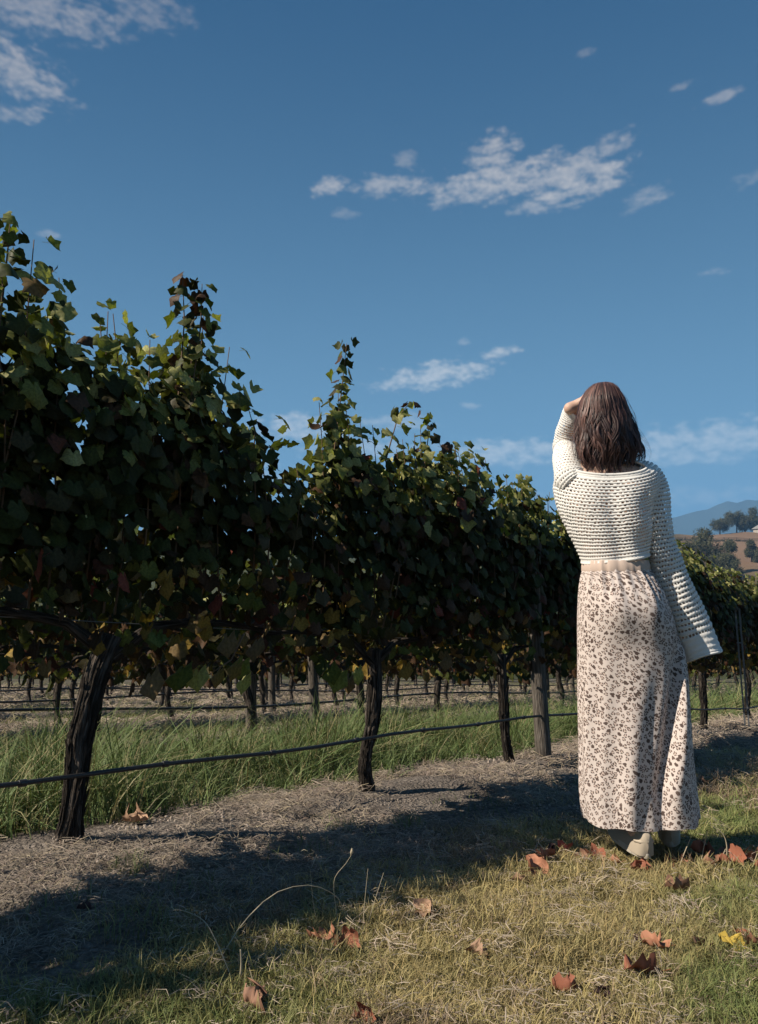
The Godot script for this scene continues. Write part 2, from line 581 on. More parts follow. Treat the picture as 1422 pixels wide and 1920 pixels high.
func build_far() -> void:
	# hazy mountain range: a ridge with a front and a back slope
	var mb := MB.new()
	var nx := 120
	var rowsd := [2300.0, 2450.0, 2600.0, 2720.0, 2850.0, 3100.0]
	var hs := [0.0, 0.35, 0.72, 1.0, 0.7, 0.0]
	for i in rowsd.size():
		for j in nx:
			var x := lerpf(-1800.0, 2400.0, float(j) / (nx - 1))
			var top := 150.0 + 130.0 * smooth(300.0, 1500.0, x) + 22.0 * sin(x * 0.006) + 16.0 * broad.get_noise_2d(x * 0.35, 40.0) + 8.0 * broad.get_noise_2d(x * 1.6, 10.0)
			var rough := 1.0 + 0.12 * broad.get_noise_2d(x * 0.6, rowsd[i])
			mb.p(Vector3(x, -45.0 + top * hs[i] * (rough if hs[i] < 1.0 else 1.0), -rowsd[i]))
	mb.sheet(0, rowsd.size(), nx, false)
	var o := obj("mountain_range", mb.mesh(), M.mountain)
	tag(o, "hazy blue mountain ridge rising behind the far trees on the right", "", "", "structure")
	# trees across the valley
	var leafm := clump_mesh(26, 0.36, 5)
	var spots := [
		[87.0, 205.0, 14.0, 5.4, "round dark olive tree, largest of the far trees, left of the brown field"],
		[76.5, 198.0, 12.0, 3.6, "dark bushy far tree just right of the knit sleeve"],
		[96.0, 214.0, 9.0, 3.4, "grey green bushy tree touching the left edge of the brown field"],
		[85.0, 190.0, 9.5, 3.8, "low grey tree in front of the largest far tree"],
		[174.0, 374.0, 11.0, 5.0, "tall dark tree on the crest of the brown field, left of the farm building"],
		[181.0, 380.0, 9.0, 5.0, "rounded tree on the crest close behind the brown field, beside the tallest one"],
		[164.0, 370.0, 7.0, 5.0, "small hazy tree at the left end of the crest trees"],
		[187.0, 382.0, 14.0, 6.0, "dark tree at the right edge of the picture above the farm building"],
		[117.0, 242.0, 7.5, 1.7, "narrow upright tree standing alone on the lower brown field"],
		[119.5, 240.0, 4.0, 2.4, "low shrub at the foot of the narrow tree on the brown field"]]
	for k in spots.size():
		var q: Array = spots[k]
		var base := G(q[0], q[1])
		var t := thing("far_tree", base)
		tag(t, q[4], "tree", "trees beyond the vineyard")
		var hgt: float = q[2]
		var wid: float = q[3] * 1.2
		var tr := MB.new()
		tr.tube([Vector3(0, -0.5, 0), Vector3(0.1, hgt * 0.3, 0), Vector3(-0.15, hgt * 0.6, 0.1), Vector3(0, hgt * 0.85, 0)], [0.35, 0.28, 0.18, 0.06], 7)
		for b in 5:
			var a := rng.randf() * TAU
			var h0 := hgt * rng.randf_range(0.25, 0.5)
			tr.tube([Vector3(0, h0, 0), Vector3(cos(a) * wid * 0.4, h0 + hgt * 0.15, sin(a) * wid * 0.4), Vector3(cos(a) * wid * 0.75, h0 + hgt * 0.28, sin(a) * wid * 0.75)], [0.16, 0.1, 0.03], 5)
		obj("trunk", tr.mesh(), M.bark, t)
		var where := []
		var tint := []
		var lobes := []
		for b in 9:
			lobes.append([Vector3(rng.randf_range(-0.6, 0.6) * wid, hgt * rng.randf_range(0.3, 0.85), rng.randf_range(-0.6, 0.6) * wid), rng.randf_range(0.3, 0.5) * wid])
		for b in 620:
			var l: Array = lobes[rng.randi() % lobes.size()]
			var dir := Vector3(rng.randfn(), rng.randfn(), rng.randfn()).normalized()
			var at: Vector3 = l[0] + dir * l[1] * pow(rng.randf(), 0.4) * Vector3(1, 0.8, 1).length() * 0.62
			at.y = maxf(at.y, hgt * 0.12)
			at.y = minf(at.y, hgt * 1.0)
			where.append(Transform3D(Basis.from_euler(Vector3(rng.randf() * TAU, rng.randf() * TAU, rng.randf() * TAU)).scaled(Vector3.ONE * rng.randf_range(0.7, 1.4)), at))
			var c := Color(0.062, 0.066, 0.036).lerp(Color(0.17, 0.16, 0.09), rng.randf() * rng.randf())
			tint.append(c)
		scatter("crown", leafm, M.far_foliage, where, tint, t)
	# the farm building on the crest
	var hb := thing("farm_building", G(188.5, 366.0, -0.8))
	tag(hb, "pale low farm building with grey roof on the crest at the right edge", "building")
	hb.rotation.y = 0.3
	var wl := MB.new()
	wl.box(Vector3(-9, -1.5, -4), Vector3(9, 3.0, 4))
	obj("wall", wl.mesh(true), M.white_wall, hb)
	var rf := MB.new()
	var e := [rf.p(Vector3(-9.6, 2.9, -4.6)), rf.p(Vector3(9.6, 2.9, -4.6)), rf.p(Vector3(9.6, 4.8, 0)), rf.p(Vector3(-9.6, 4.8, 0)), rf.p(Vector3(9.6, 2.9, 4.6)), rf.p(Vector3(-9.6, 2.9, 4.6))]
	rf.quad(e[0], e[3], e[2], e[1])
	rf.quad(e[3], e[5], e[4], e[2])
	rf.tri(e[0], e[5], e[3])
	rf.tri(e[1], e[2], e[4])
	rf.quad(e[0], e[1], e[4], e[5])
	obj("roof", rf.mesh(true), M.roof, hb)
	for x in [-6.0, -2.0, 2.5]:
		var wn := MB.new()
		wn.box(Vector3(x, 0.8, 4.003), Vector3(x + 1.3, 2.1, 4.05))
		obj("window", wn.mesh(true), M.window_glass, hb)
	# fence line across the brown field
	var fence := thing("field_fence", G(140.0, 318.0))
	tag(fence, "thin dark fence line crossing the far brown field", "fence")
	for k in 15:
		var x := 108.0 + k * 6.0
		var g := G(x, 312.0 + k * 1.5) - fence.position
		var fp := MB.new()
		fp.tube([g - Vector3(0, 0.2, 0), g + Vector3(0, 1.6, 0)], [0.14, 0.12], 5)
		obj("post", fp.mesh(), M.bark, fence)
	for hh in [0.5, 1.0, 1.45]:
		var fw := MB.new()
		var pts := []
		var rad := []
		for k in 15:
			pts.append(G(108.0 + k * 6.0, 312.0 + k * 1.5, hh) - fence.position)
			rad.append(0.07)
		fw.tube(pts, rad, 4)
		obj("rail", fw.mesh(), M.bark, fence)
	var wd := []
	var wt := []
	for k in 420:   # weeds along the fence
		var x := rng.randf_range(106.0, 194.0)
		wd.append(Transform3D(Basis.from_euler(Vector3(rng.randf() * TAU, rng.randf() * TAU, 0)).scaled(Vector3.ONE * rng.randf_range(0.5, 1.0)), G(x, 312.0 + (x - 108.0) * 0.25 + rng.randf_range(-0.7, 0.7), 0.3) - fence.position))
		wt.append(Color(0.07, 0.065, 0.035))
	scatter("weeds", leafm, M.far_foliage, wd, wt, fence)


func clump_mesh(n: int, size: float, seed_: int) -> ArrayMesh:
	var r := RandomNumberGenerator.new()
	r.seed = seed_
	var mb := MB.new()
	for k in n:
		var at := Vector3(r.randfn(), r.randfn(), r.randfn()) * size * 0.8
		var a := Vector3(r.randfn(), r.randfn(), r.randfn()).normalized() * size * 0.55
		var b := a.cross(Vector3(r.randfn(), r.randfn(), r.randfn())).normalized() * size * 0.4
		var q := r.randf_range(0.8, 1.2)
		mb.tri(mb.p(at - a, Color(q, q, q)), mb.p(at + b, Color(q, q, q)), mb.p(at + a, Color(q, q, q)))
	return mb.mesh(true)


# ------------------------------------------------------------------ grass
func grass_clump(n: int, spread: float, hmin: float, hmax: float, width: float, lean: float, seed_: int, steps := 3) -> ArrayMesh:
	var r := RandomNumberGenerator.new()
	r.seed = seed_
	var mb := MB.new()
	for k in n:
		var a := r.randf() * TAU
		var at := Vector3(cos(a), 0, sin(a)) * spread * sqrt(r.randf())
		var b := r.randf() * TAU
		var out := Vector3(cos(b), 0, sin(b))
		var side := Vector3(-sin(b), 0, cos(b)).rotated(Vector3.UP, r.randf_range(-0.7, 0.7)) * width * r.randf_range(0.6, 1.2)
		var hh := r.randf_range(hmin, hmax)
		var ln := lean * r.randf_range(0.2, 1.3)
		var q := r.randf_range(0.72, 1.25)
		var col := Color(q * r.randf_range(0.92, 1.12), q, q * r.randf_range(0.85, 1.1))
		var prev := []
		for i in steps:
			var t := float(i) / steps
			var pos := at + Vector3.UP * hh * (t - 0.35 * ln * t * t) + out * hh * ln * t * t
			var w := side * (1.0 - t * 0.55)
			var now := [mb.p(pos - w, col), mb.p(pos + w, col)]
			if prev:
				mb.quad(prev[0], prev[1], now[1], now[0])
			prev = now
		var tip := at + Vector3.UP * hh * (1.0 - 0.35 * ln) + out * hh * ln
		mb.tri(prev[0], prev[1], mb.p(tip, col))
	return mb.mesh()


func litter_clump(n: int, spread: float, lmin: float, lmax: float, seed_: int) -> ArrayMesh:
	var r := RandomNumberGenerator.new()
	r.seed = seed_
	var mb := MB.new()
	for k in n:
		var a := r.randf() * TAU
		var at := Vector3(cos(a), 0, sin(a)) * spread * sqrt(r.randf()) + Vector3.UP * r.randf_range(0.0, 0.014)
		var dir := Vector3(r.randfn(), r.randfn() * 0.22, r.randfn()).normalized() * r.randf_range(lmin, lmax)
		var bend := Vector3(r.randfn(), absf(r.randfn()) * 0.7, r.randfn()) * lmax * 0.09
		var w := dir.cross(Vector3.UP).normalized() * r.randf_range(0.0006, 0.0016)
		var w2 := Vector3.UP * r.randf_range(0.0008, 0.0016)
		var q := r.randf_range(0.55, 1.35)
		var col := Color(q, q * r.randf_range(0.9, 1.03), q * r.randf_range(0.8, 1.05))
		var ids := []
		for i in 3:
			var t := i * 0.5
			var pos := at + dir * (t - 0.5) + bend * (1.0 - pow(2.0 * t - 1.0, 2.0))
			var k2 := 1.0 - 0.5 * absf(2.0 * t - 1.0)
			ids.append([mb.p(pos - w * k2, col), mb.p(pos + w2 * k2, col), mb.p(pos + w * k2, col)])
		for i in 2:
			mb.quad(ids[i][0], ids[i][1], ids[i + 1][1], ids[i + 1][0])
			mb.quad(ids[i][1], ids[i][2], ids[i + 1][2], ids[i + 1][1])
	return mb.mesh()


func turned(at: Vector3, size: float, tall := 1.0, tilt := 0.12) -> Transform3D:
	var b := Basis.from_euler(Vector3(rng.randf_range(-tilt, tilt), rng.randf() * TAU, rng.randf_range(-tilt, tilt)))
	return Transform3D(b * Basis.from_scale(Vector3(size, size * tall, size)), at)


func seen(x: float, d: float, margin := 0.15) -> bool:
	return d > 0.7 and absf(x) < 0.5 * d + margin + 0.25


func build_grass() -> void:
	var lawn := [[], [], []]
	var lawn_t := [[], [], []]
	var lawn_meshes := [grass_clump(34, 0.034, 0.010, 0.032, 0.0010, 1.1, 1, 2), grass_clump(32, 0.036, 0.008, 0.028, 0.0009, 1.8, 2, 2), grass_clump(14, 0.03, 0.022, 0.052, 0.0010, 0.9, 3)]
	var lit := [[], []]
	var lit_t := [[], []]
	var lit_meshes := [litter_clump(18, 0.06, 0.02, 0.075, 4), litter_clump(17, 0.06, 0.012, 0.04, 5)]
	var straw_c := Color(0.43, 0.355, 0.275)
	# the mown headland on the camera's side of the row
	var d := 1.15
	while d < 14.0:
		var step := 0.021 * maxf(1.0, d / 2.0)
		var x := -0.55 * d - 0.3
		while x < 0.55 * d + 0.4:
			var xx := x + rng.randf_range(-0.5, 0.5) * step * 2.0
			var dd := d + rng.randf_range(-0.5, 0.5) * step * 2.0
			x += step
			var p := row_p(xx, dd)
			if p < 0.62:
				continue
			var n := bump.get_noise_2d(xx * 14.0 + 300.0, dd * 14.0)
			var edge := smooth(0.78, 1.12, p + n * 0.45)
			if rng.randf() > edge * 0.93 + 0.07:
				continue
			var big := maxf(1.0, d / 2.0)
			var greenness := smooth(-0.28, 0.36, bump.get_noise_2d(xx * 9.0 + 40.0, dd * 9.0 + 7.0) + 0.30 * (p - 1.95) + 0.06 + 0.6 * exp(-((xx - 0.85) * (xx - 0.85) + (dd - 1.65) * (dd - 1.65)) / 0.16))
			var k := 2 if rng.randf() < 0.16 + 0.10 * greenness else rng.randi() % 2
			var col := Color(0.40, 0.325, 0.155).lerp(Color(0.150, 0.195, 0.062), clampf(greenness * 0.85 + rng.randf_range(-0.3, 0.22), 0, 1))
			if rng.randf() < 0.05 + 0.75 * smooth(0.16, 0.34, bump.get_noise_2d(xx * 17.0 - 60.0, dd * 17.0)):
				col = Color(0.30, 0.225, 0.15) * rng.randf_range(0.5, 1.2)
			col = col * rng.randf_range(0.75, 1.2)
			col.a = 1.0
			lawn[k].append(turned(G(xx, dd, -0.003), big * rng.randf_range(0.8, 1.25), rng.randf_range(0.75, 1.25) / lerpf(1.0, big, 0.7), 0.3))
			lawn_t[k].append(col)
			if rng.randf() < 0.05:
				var j := rng.randi() % 2
				lit[j].append(turned(G(xx, dd, 0.008), rng.randf_range(0.6, 1.0) * big, 1.0, 0.25))
				lit_t[j].append(straw_c * rng.randf_range(0.7, 1.15))
		d += step
	for k in 3:
		var o := scatter("lawn_grass", lawn_meshes[k], M.blade, lawn[k], lawn_t[k])
		tag(o, ["short dry mown grass covering the headland in front", "flattened dry grass thatch of the mown headland", "longer grass tips standing out of the mown headland"][k], "grass", "", "stuff")
	# straw and bark litter on the strips under the vines
	d = 1.2
	while d < 26.0:
		var step := 0.034 * maxf(1.0, d / 2.5)
		var x := -0.55 * d - 0.3
		while x < 0.55 * d + 0.4:
			var xx := x + rng.randf_range(-1, 1) * step
			var dd := d + rng.randf_range(-1, 1) * step
			x += step
			var p := row_p(xx, dd)
			var kk := roundf(p / ROW_GAP)
			var q := p - kk * ROW_GAP
			var n := bump.get_noise_2d(xx * 14.0, dd * 14.0)
			var fit := (q > -0.45 and p < 1.15) if kk == 0.0 else absf(q) < 0.75
			if kk > 0.5 or not fit:
				continue
			if rng.randf() > 0.52 + 1.5 * n:
				continue
			var j := rng.randi() % 2
			lit[j].append(turned(G(xx, dd, 0.002), rng.randf_range(0.6, 1.1) * maxf(1.0, d / 2.5), 1.0, 0.12))
			var cc := straw_c.lerp(Color(0.25, 0.205, 0.17), rng.randf()) * rng.randf_range(0.6, 1.15)
			cc.a = 1.0
			lit_t[j].append(cc)
		d += step
	for k in 2:
		var o := scatter("straw_litter", lit_meshes[k], M.straw, lit[k], lit_t[k])
		tag(o, ["dry straw and stalks strewn under the vines", "short broken straw mulch strewn on the vine strip"][k], "straw", "", "stuff")
	var clod := MB.new()
	var cr := RandomNumberGenerator.new()
	cr.seed = 15
	for k in 7:
		var at := Vector3(cr.randfn() * 0.03, 0.002, cr.randfn() * 0.03)
		var size := cr.randf_range(0.003, 0.009)
		var first := clod.v.size()
		for i in 4:
			for j in 7:
				var a := TAU * j / 7.0
				var el := lerpf(-0.4, 1.45, i / 3.0)
				var rr := size * cr.randf_range(0.75, 1.2)
				var q := cr.randf_range(0.8, 1.15)
				clod.p(at + Vector3(cos(a) * cos(el), sin(el) * 0.7, sin(a) * cos(el)) * rr, Color(q, q, q))
		clod.sheet(first, 4, 7, true)
	var cw := []
	var ct := []
	for k in 1300:
		var ss := rng.randf_range(-1.2, 9.0)
		var pp := rng.randf_range(-0.35, 1.05)
		var at := P(ss, pp)
		if rng.randf() > 0.45 + bump.get_noise_2d(at.x * 20.0, at.z * 20.0) * 1.6:
			continue
		cw.append(turned(at, rng.randf_range(0.5, 1.4), 1.0, 0.2))
		ct.append(Color(0.36, 0.30, 0.25) * rng.randf_range(0.55, 1.2))
	tag(scatter("soil_clods", clod.mesh(), M.straw, cw, ct), "small clods of dry soil on the bare strip under the vines", "soil", "", "stuff")
	# the long green grass behind the near row, and the thinner grass between the rows beyond
	var tall := [[], []]
	var tall_t := [[], []]
	var tall_meshes := [grass_clump(22, 0.07, 0.12, 0.42, 0.0030, 1.05, 6, 4), grass_clump(20, 0.07, 0.08, 0.22, 0.0028, 0.8, 7)]
	d = 2.2
	while d < 34.0:
		var step := 0.072 * maxf(1.0, d / 6.5)
		var x := -0.56 * d - 0.3
		while x < 0.56 * d + 0.4:
			var xx := x + rng.randf_range(-1, 1) * step
			var dd := d + rng.randf_range(-1, 1) * step
			x += step
			var p := row_p(xx, dd)
			if p > -0.22:
				continue
			var kk := roundf(p / ROW_GAP)
			var q := absf(p - kk * ROW_GAP)
			var n := bump.get_noise_2d(xx * 10.0, dd * 10.0)
			var first := p > -2.35
			var here := 0.0
			if first:
				here = smooth(0.22, 0.6, -p + n * 0.3)
			else:
				here = smooth(0.5, 1.0, q + n * 0.4) * 0.4
			if rng.randf() > here:
				continue
			var k := 0 if first and -p + n * 0.4 > 0.62 and rng.randf() < 0.75 else 1
			var s := row_s(xx, dd)
			var col := Color(0.095, 0.145, 0.045).lerp(Color(0.20, 0.25, 0.10), rng.randf() * rng.randf() + 0.1)
			if not first:
				col = col.lerp(Color(0.32, 0.27, 0.14), rng.randf_range(0.3, 1.0))
			elif rng.randf() < 0.2:
				col = Color(0.30, 0.27, 0.14)
			var tallness := (1.0 if first else 0.5) * (1.15 if s < 1.0 else 0.9) * (1.0 - 0.45 * smooth(1.4, 2.3, -p) if first else 1.0)
			var big := maxf(1.0, d / 6.5)
			tall[k].append(turned(G(xx, dd, -0.01), big * rng.randf_range(0.85, 1.25), tallness / big * rng.randf_range(0.7, 1.25) * (1.0 + 0.8 * bump.get_noise_2d(xx * 22.0, dd * 22.0 + 50.0)), 0.3))
			tall_t[k].append(col)
		d += step
	for k in 2:
		var o := scatter("tall_grass", tall_meshes[k], M.blade, tall[k], tall_t[k])
		tag(o, ["long green grass growing between the near row and the next", "shorter green grass edging the rows and thinning out behind"][k], "grass", "", "stuff")


func build_weeds() -> void:
	# tufts on the strip
	var tufts := [
		[-0.87, 2.12, 0.15, "green tuft of grass on the bare strip near the left edge"],
		[-0.60, 2.42, 0.13, "thin pale green tuft of grass on the sunlit strip right of the nearest trunk"],
		[-0.29, 2.82, 0.14, "tuft of grass in the shadow in the middle of the strip"],
		[0.43, 3.76, 0.20, "wide yellow green tuft of grass on the strip below the third trunk"],
		[-0.80, 2.55, 0.07, "small tuft of grass on the sunlit strip right below the nearest trunk"],
		[-0.15, 3.25, 0.09, "tuft of grass on the strip left of the pale stick"],
		[0.12, 3.30, 0.08, "tuft of grass on the strip right of the pale stick"],
		[-0.62, 2.02, 0.09, "tuft of grass in the shadow below the nearest trunk"],
		[1.10, 4.38, 0.16, "dark tuft of grass at the left edge of the skirt behind the woman"]]
	for q in tufts:
		var o := obj("grass_tuft", grass_clump(90, q[2], 0.02, 0.075, 0.0016, 0.9, int(q[1] * 100)), M.blade)
		var mm: StandardMaterial3D = M.blade.duplicate()
		mm.albedo_color = lin(0.17, 0.19, 0.085)
		o.material_override = mm
		o.position = G(q[0], q[1])
		tag(o, q[3], "grass", "grass tufts on the vine strip")
	# dry stalks: base x, depth, then the points of the stem over it
	var stalks := [
		[-0.360, 1.815, [Vector3(0, 0, 0), Vector3(0.04, 0.055, -0.05), Vector3(0.11, 0.105, -0.10), Vector3(0.19, 0.10, -0.16), Vector3(0.25, 0.05, -0.22), Vector3(0.27, 0.0, -0.25)], 0.0016, "long pale arching grass stalk, largest arch in the shadow of the vines"],
		[-0.310, 1.700, [Vector3(0, 0, 0), Vector3(-0.035, 0.06, -0.02), Vector3(-0.075, 0.095, -0.06), Vector3(-0.13, 0.10, -0.10), Vector3(-0.16, 0.093, -0.12)], 0.0014, "small arching grass stalk left of the largest arch"],
		[-0.104, 2.07, [Vector3(0, 0, 0), Vector3(-0.012, 0.08, 0), Vector3(-0.01, 0.13, 0.01), Vector3(0.018, 0.165, 0.01), Vector3(0.033, 0.19, 0.015)], 0.0010, "thin upright stalk with a small seed head over the rust coloured leaf pair"],
		[-0.042, 2.026, [Vector3(0, 0, 0), Vector3(0.006, 0.08, 0), Vector3(0.014, 0.16, 0.0)], 0.0011, "straight thin stalk right of the seed head stalk"],
		[-0.036, 2.03, [Vector3(0, 0, 0), Vector3(0.025, 0.08, 0), Vector3(0.048, 0.15, 0.0)], 0.0011, "straight thin stalk leaning right beside the seed head stalk"],
		[-0.16, 2.08, [Vector3(0, 0, 0), Vector3(-0.012, 0.06, 0), Vector3(-0.02, 0.14, 0.0)], 0.0008, "hair thin stalk left of the seed head stalk"],
		[-0.294, 1.70, [Vector3(0, 0, 0), Vector3(0.002, 0.035, 0), Vector3(0.0, 0.065, 0.0)], 0.0030, "short thick straw stub right of the small arching stalk"],
		[1.026, 2.72, [Vector3(0, 0, 0), Vector3(0.02, 0.05, 0), Vector3(0.045, 0.105, 0.0)], 0.0024, "short dry stalk leaning right in front of the rear foot"],
		[1.10, 2.72, [Vector3(0, 0, 0), Vector3(0.012, 0.06, 0), Vector3(0.028, 0.12, 0.0)], 0.0022, "tall dry stalk in the shadow right of the feet"],
		[1.19, 2.72, [Vector3(0, 0, 0), Vector3(0.003, 0.06, 0), Vector3(-0.01, 0.10, 0.0), Vector3(-0.045, 0.125, 0.0)], 0.0024, "hooked dry stalk in the shadow right of the feet"],
		[1.15, 2.70, [Vector3(0, 0, 0), Vector3(0.02, 0.035, 0), Vector3(0.03, 0.055, 0.0)], 0.0022, "short stub of dry stalk beside the hooked one"]]
	for q in stalks:
		var mb := MB.new()
		var pts: Array = []
		var ctl: Array = q[2]
		for i in 13:
			var f := float(i) / 12.0 * (ctl.size() - 1)
			var k := mini(int(f), ctl.size() - 2)
			pts.append(ctl[k].cubic_interpolate(ctl[k + 1], ctl[maxi(k - 1, 0)], ctl[mini(k + 2, ctl.size() - 1)], f - k))
		var rad := []
		for i in pts.size():
			rad.append(q[3] * (1.0 - 0.5 * i / pts.size()))
		mb.tube(pts, rad, 5)
		var o := obj("dry_stalk", mb.mesh(), null)
		var mm: StandardMaterial3D = M.straw.duplicate()
		mm.vertex_color_use_as_albedo = false
		mm.albedo_color = lin(0.40, 0.34, 0.24)
		o.material_override = mm
		o.position = G(q[0], q[1], -0.004)
		tag(o, q[4], "stalk", "dry stalks at the edge of the mown grass")
		if "seed head" in q[4] and "upright" in q[4]:
			var sh := MB.new()
			var e: Vector3 = pts[12]
			sh.tube([e - Vector3(0.001, 0.002, 0), e + Vector3(0, 0.004, 0), e + Vector3(0.001, 0.010, 0), e + Vector3(0.001, 0.016, 0)], [0.0012, 0.004, 0.0036, 0.0008], 6)
			obj("seed_head", sh.mesh(), mm, o)
	var st := MB.new()
	st.tube([Vector3(0, 0.006, 0), Vector3(0.045, 0.012, 0.17), Vector3(0.08, 0.008, 0.34)], [0.006, 0.008, 0.005], 6, Color.WHITE, true, 0.08)
	var o2 := obj("stick", st.mesh(), M.post_wood)
	o2.position = G(-0.093, 3.55)
	tag(o2, "pale bare stick lying on the straw below the second trunk", "stick")
	var st2 := MB.new()
	st2.tube([Vector3(0, 0.006, 0), Vector3(0.10, 0.02, -0.04), Vector3(0.19, 0.018, 0.02), Vector3(0.26, 0.006, 0.05)], [0.004, 0.005, 0.004, 0.003], 6, Color.WHITE, true, 0.08)
	var o3 := obj("stick", st2.mesh(), M.post_wood)
	o3.position = G(-0.27, 2.42)
	tag(o3, "curved pale twig lying at the edge of the shadow on the strip", "stick")


func dead_leaf_mesh(seed_: int, curl: float, pale: float) -> ArrayMesh:
	var r := RandomNumberGenerator.new()
	r.seed = seed_
	var n := FastNoiseLite.new()
	n.seed = seed_
	n.frequency = 1.6
	var mb := MB.new()
	var rings := 5
	var cols := 20
	var centre := mb.p(Vector3(0, 0.02, 0), Color(0.9, 0.9, 0.9))
	var ph := r.randf() * TAU
	for i in range(1, rings + 1):
		for j in cols:
			var a := TAU * j / cols
			var lobe := 0.84 + 0.13 * cos(5.0 * a) + 0.12 * n.get_noise_2d(cos(a) * 2.0 + 9.0, sin(a) * 2.0) - 0.45 * exp(-pow(wrapf(a - PI, -PI, PI) / 0.3, 2.0)) + 0.03 * sin(11.0 * a + ph)
			var rr := float(i) / rings * lobe * 0.5
			var q := rr * 2.0
			# a dry leaf rolls its lobes upwards and inwards
			var roll := q * curl * 0.62 * (1.0 + 0.7 * sin(a * 2.0 + ph) + 0.4 * sin(a * 3.0 + ph * 2.0))
			var x := cos(a) * rr * cos(roll * 0.9)
			var z := sin(a) * rr * cos(roll * 0.9)
			var y := 0.02 + rr * sin(roll) * 0.8 + 0.20 * n.get_noise_3d(cos(a) * q * 1.6, sin(a) * q * 1.6, 2.0) * (0.3 + q) + 0.03 * q * sin(7.0 * a + ph) * smooth(0.2, 0.9, q) + 0.05 * n.get_noise_3d(cos(a) * q * 5.0, sin(a) * q * 5.0, 7.0) * q
			var t := 0.75 + 0.5 * n.get_noise_2d(x * 3.0, z * 3.0) + (0.14 if int(a * 5.0 / TAU * 2.0) % 2 else 0.0) + pale
			mb.p(Vector3(x, maxf(y, -0.03), z), Color(t, t * 0.97, t * 0.95))
	for j in cols:
		mb.tri(centre, 1 + (j + 1) % cols, 1 + j)
	mb.sheet(1, rings, cols, true)
	mb.tube([Vector3(-0.05, 0.02, 0), Vector3(-0.3, 0.06, 0.05), Vector3(-0.55, 0.12, 0.02)], [0.012, 0.01, 0.008], 4, Color(0.7, 0.6, 0.5))
	return mb.mesh()


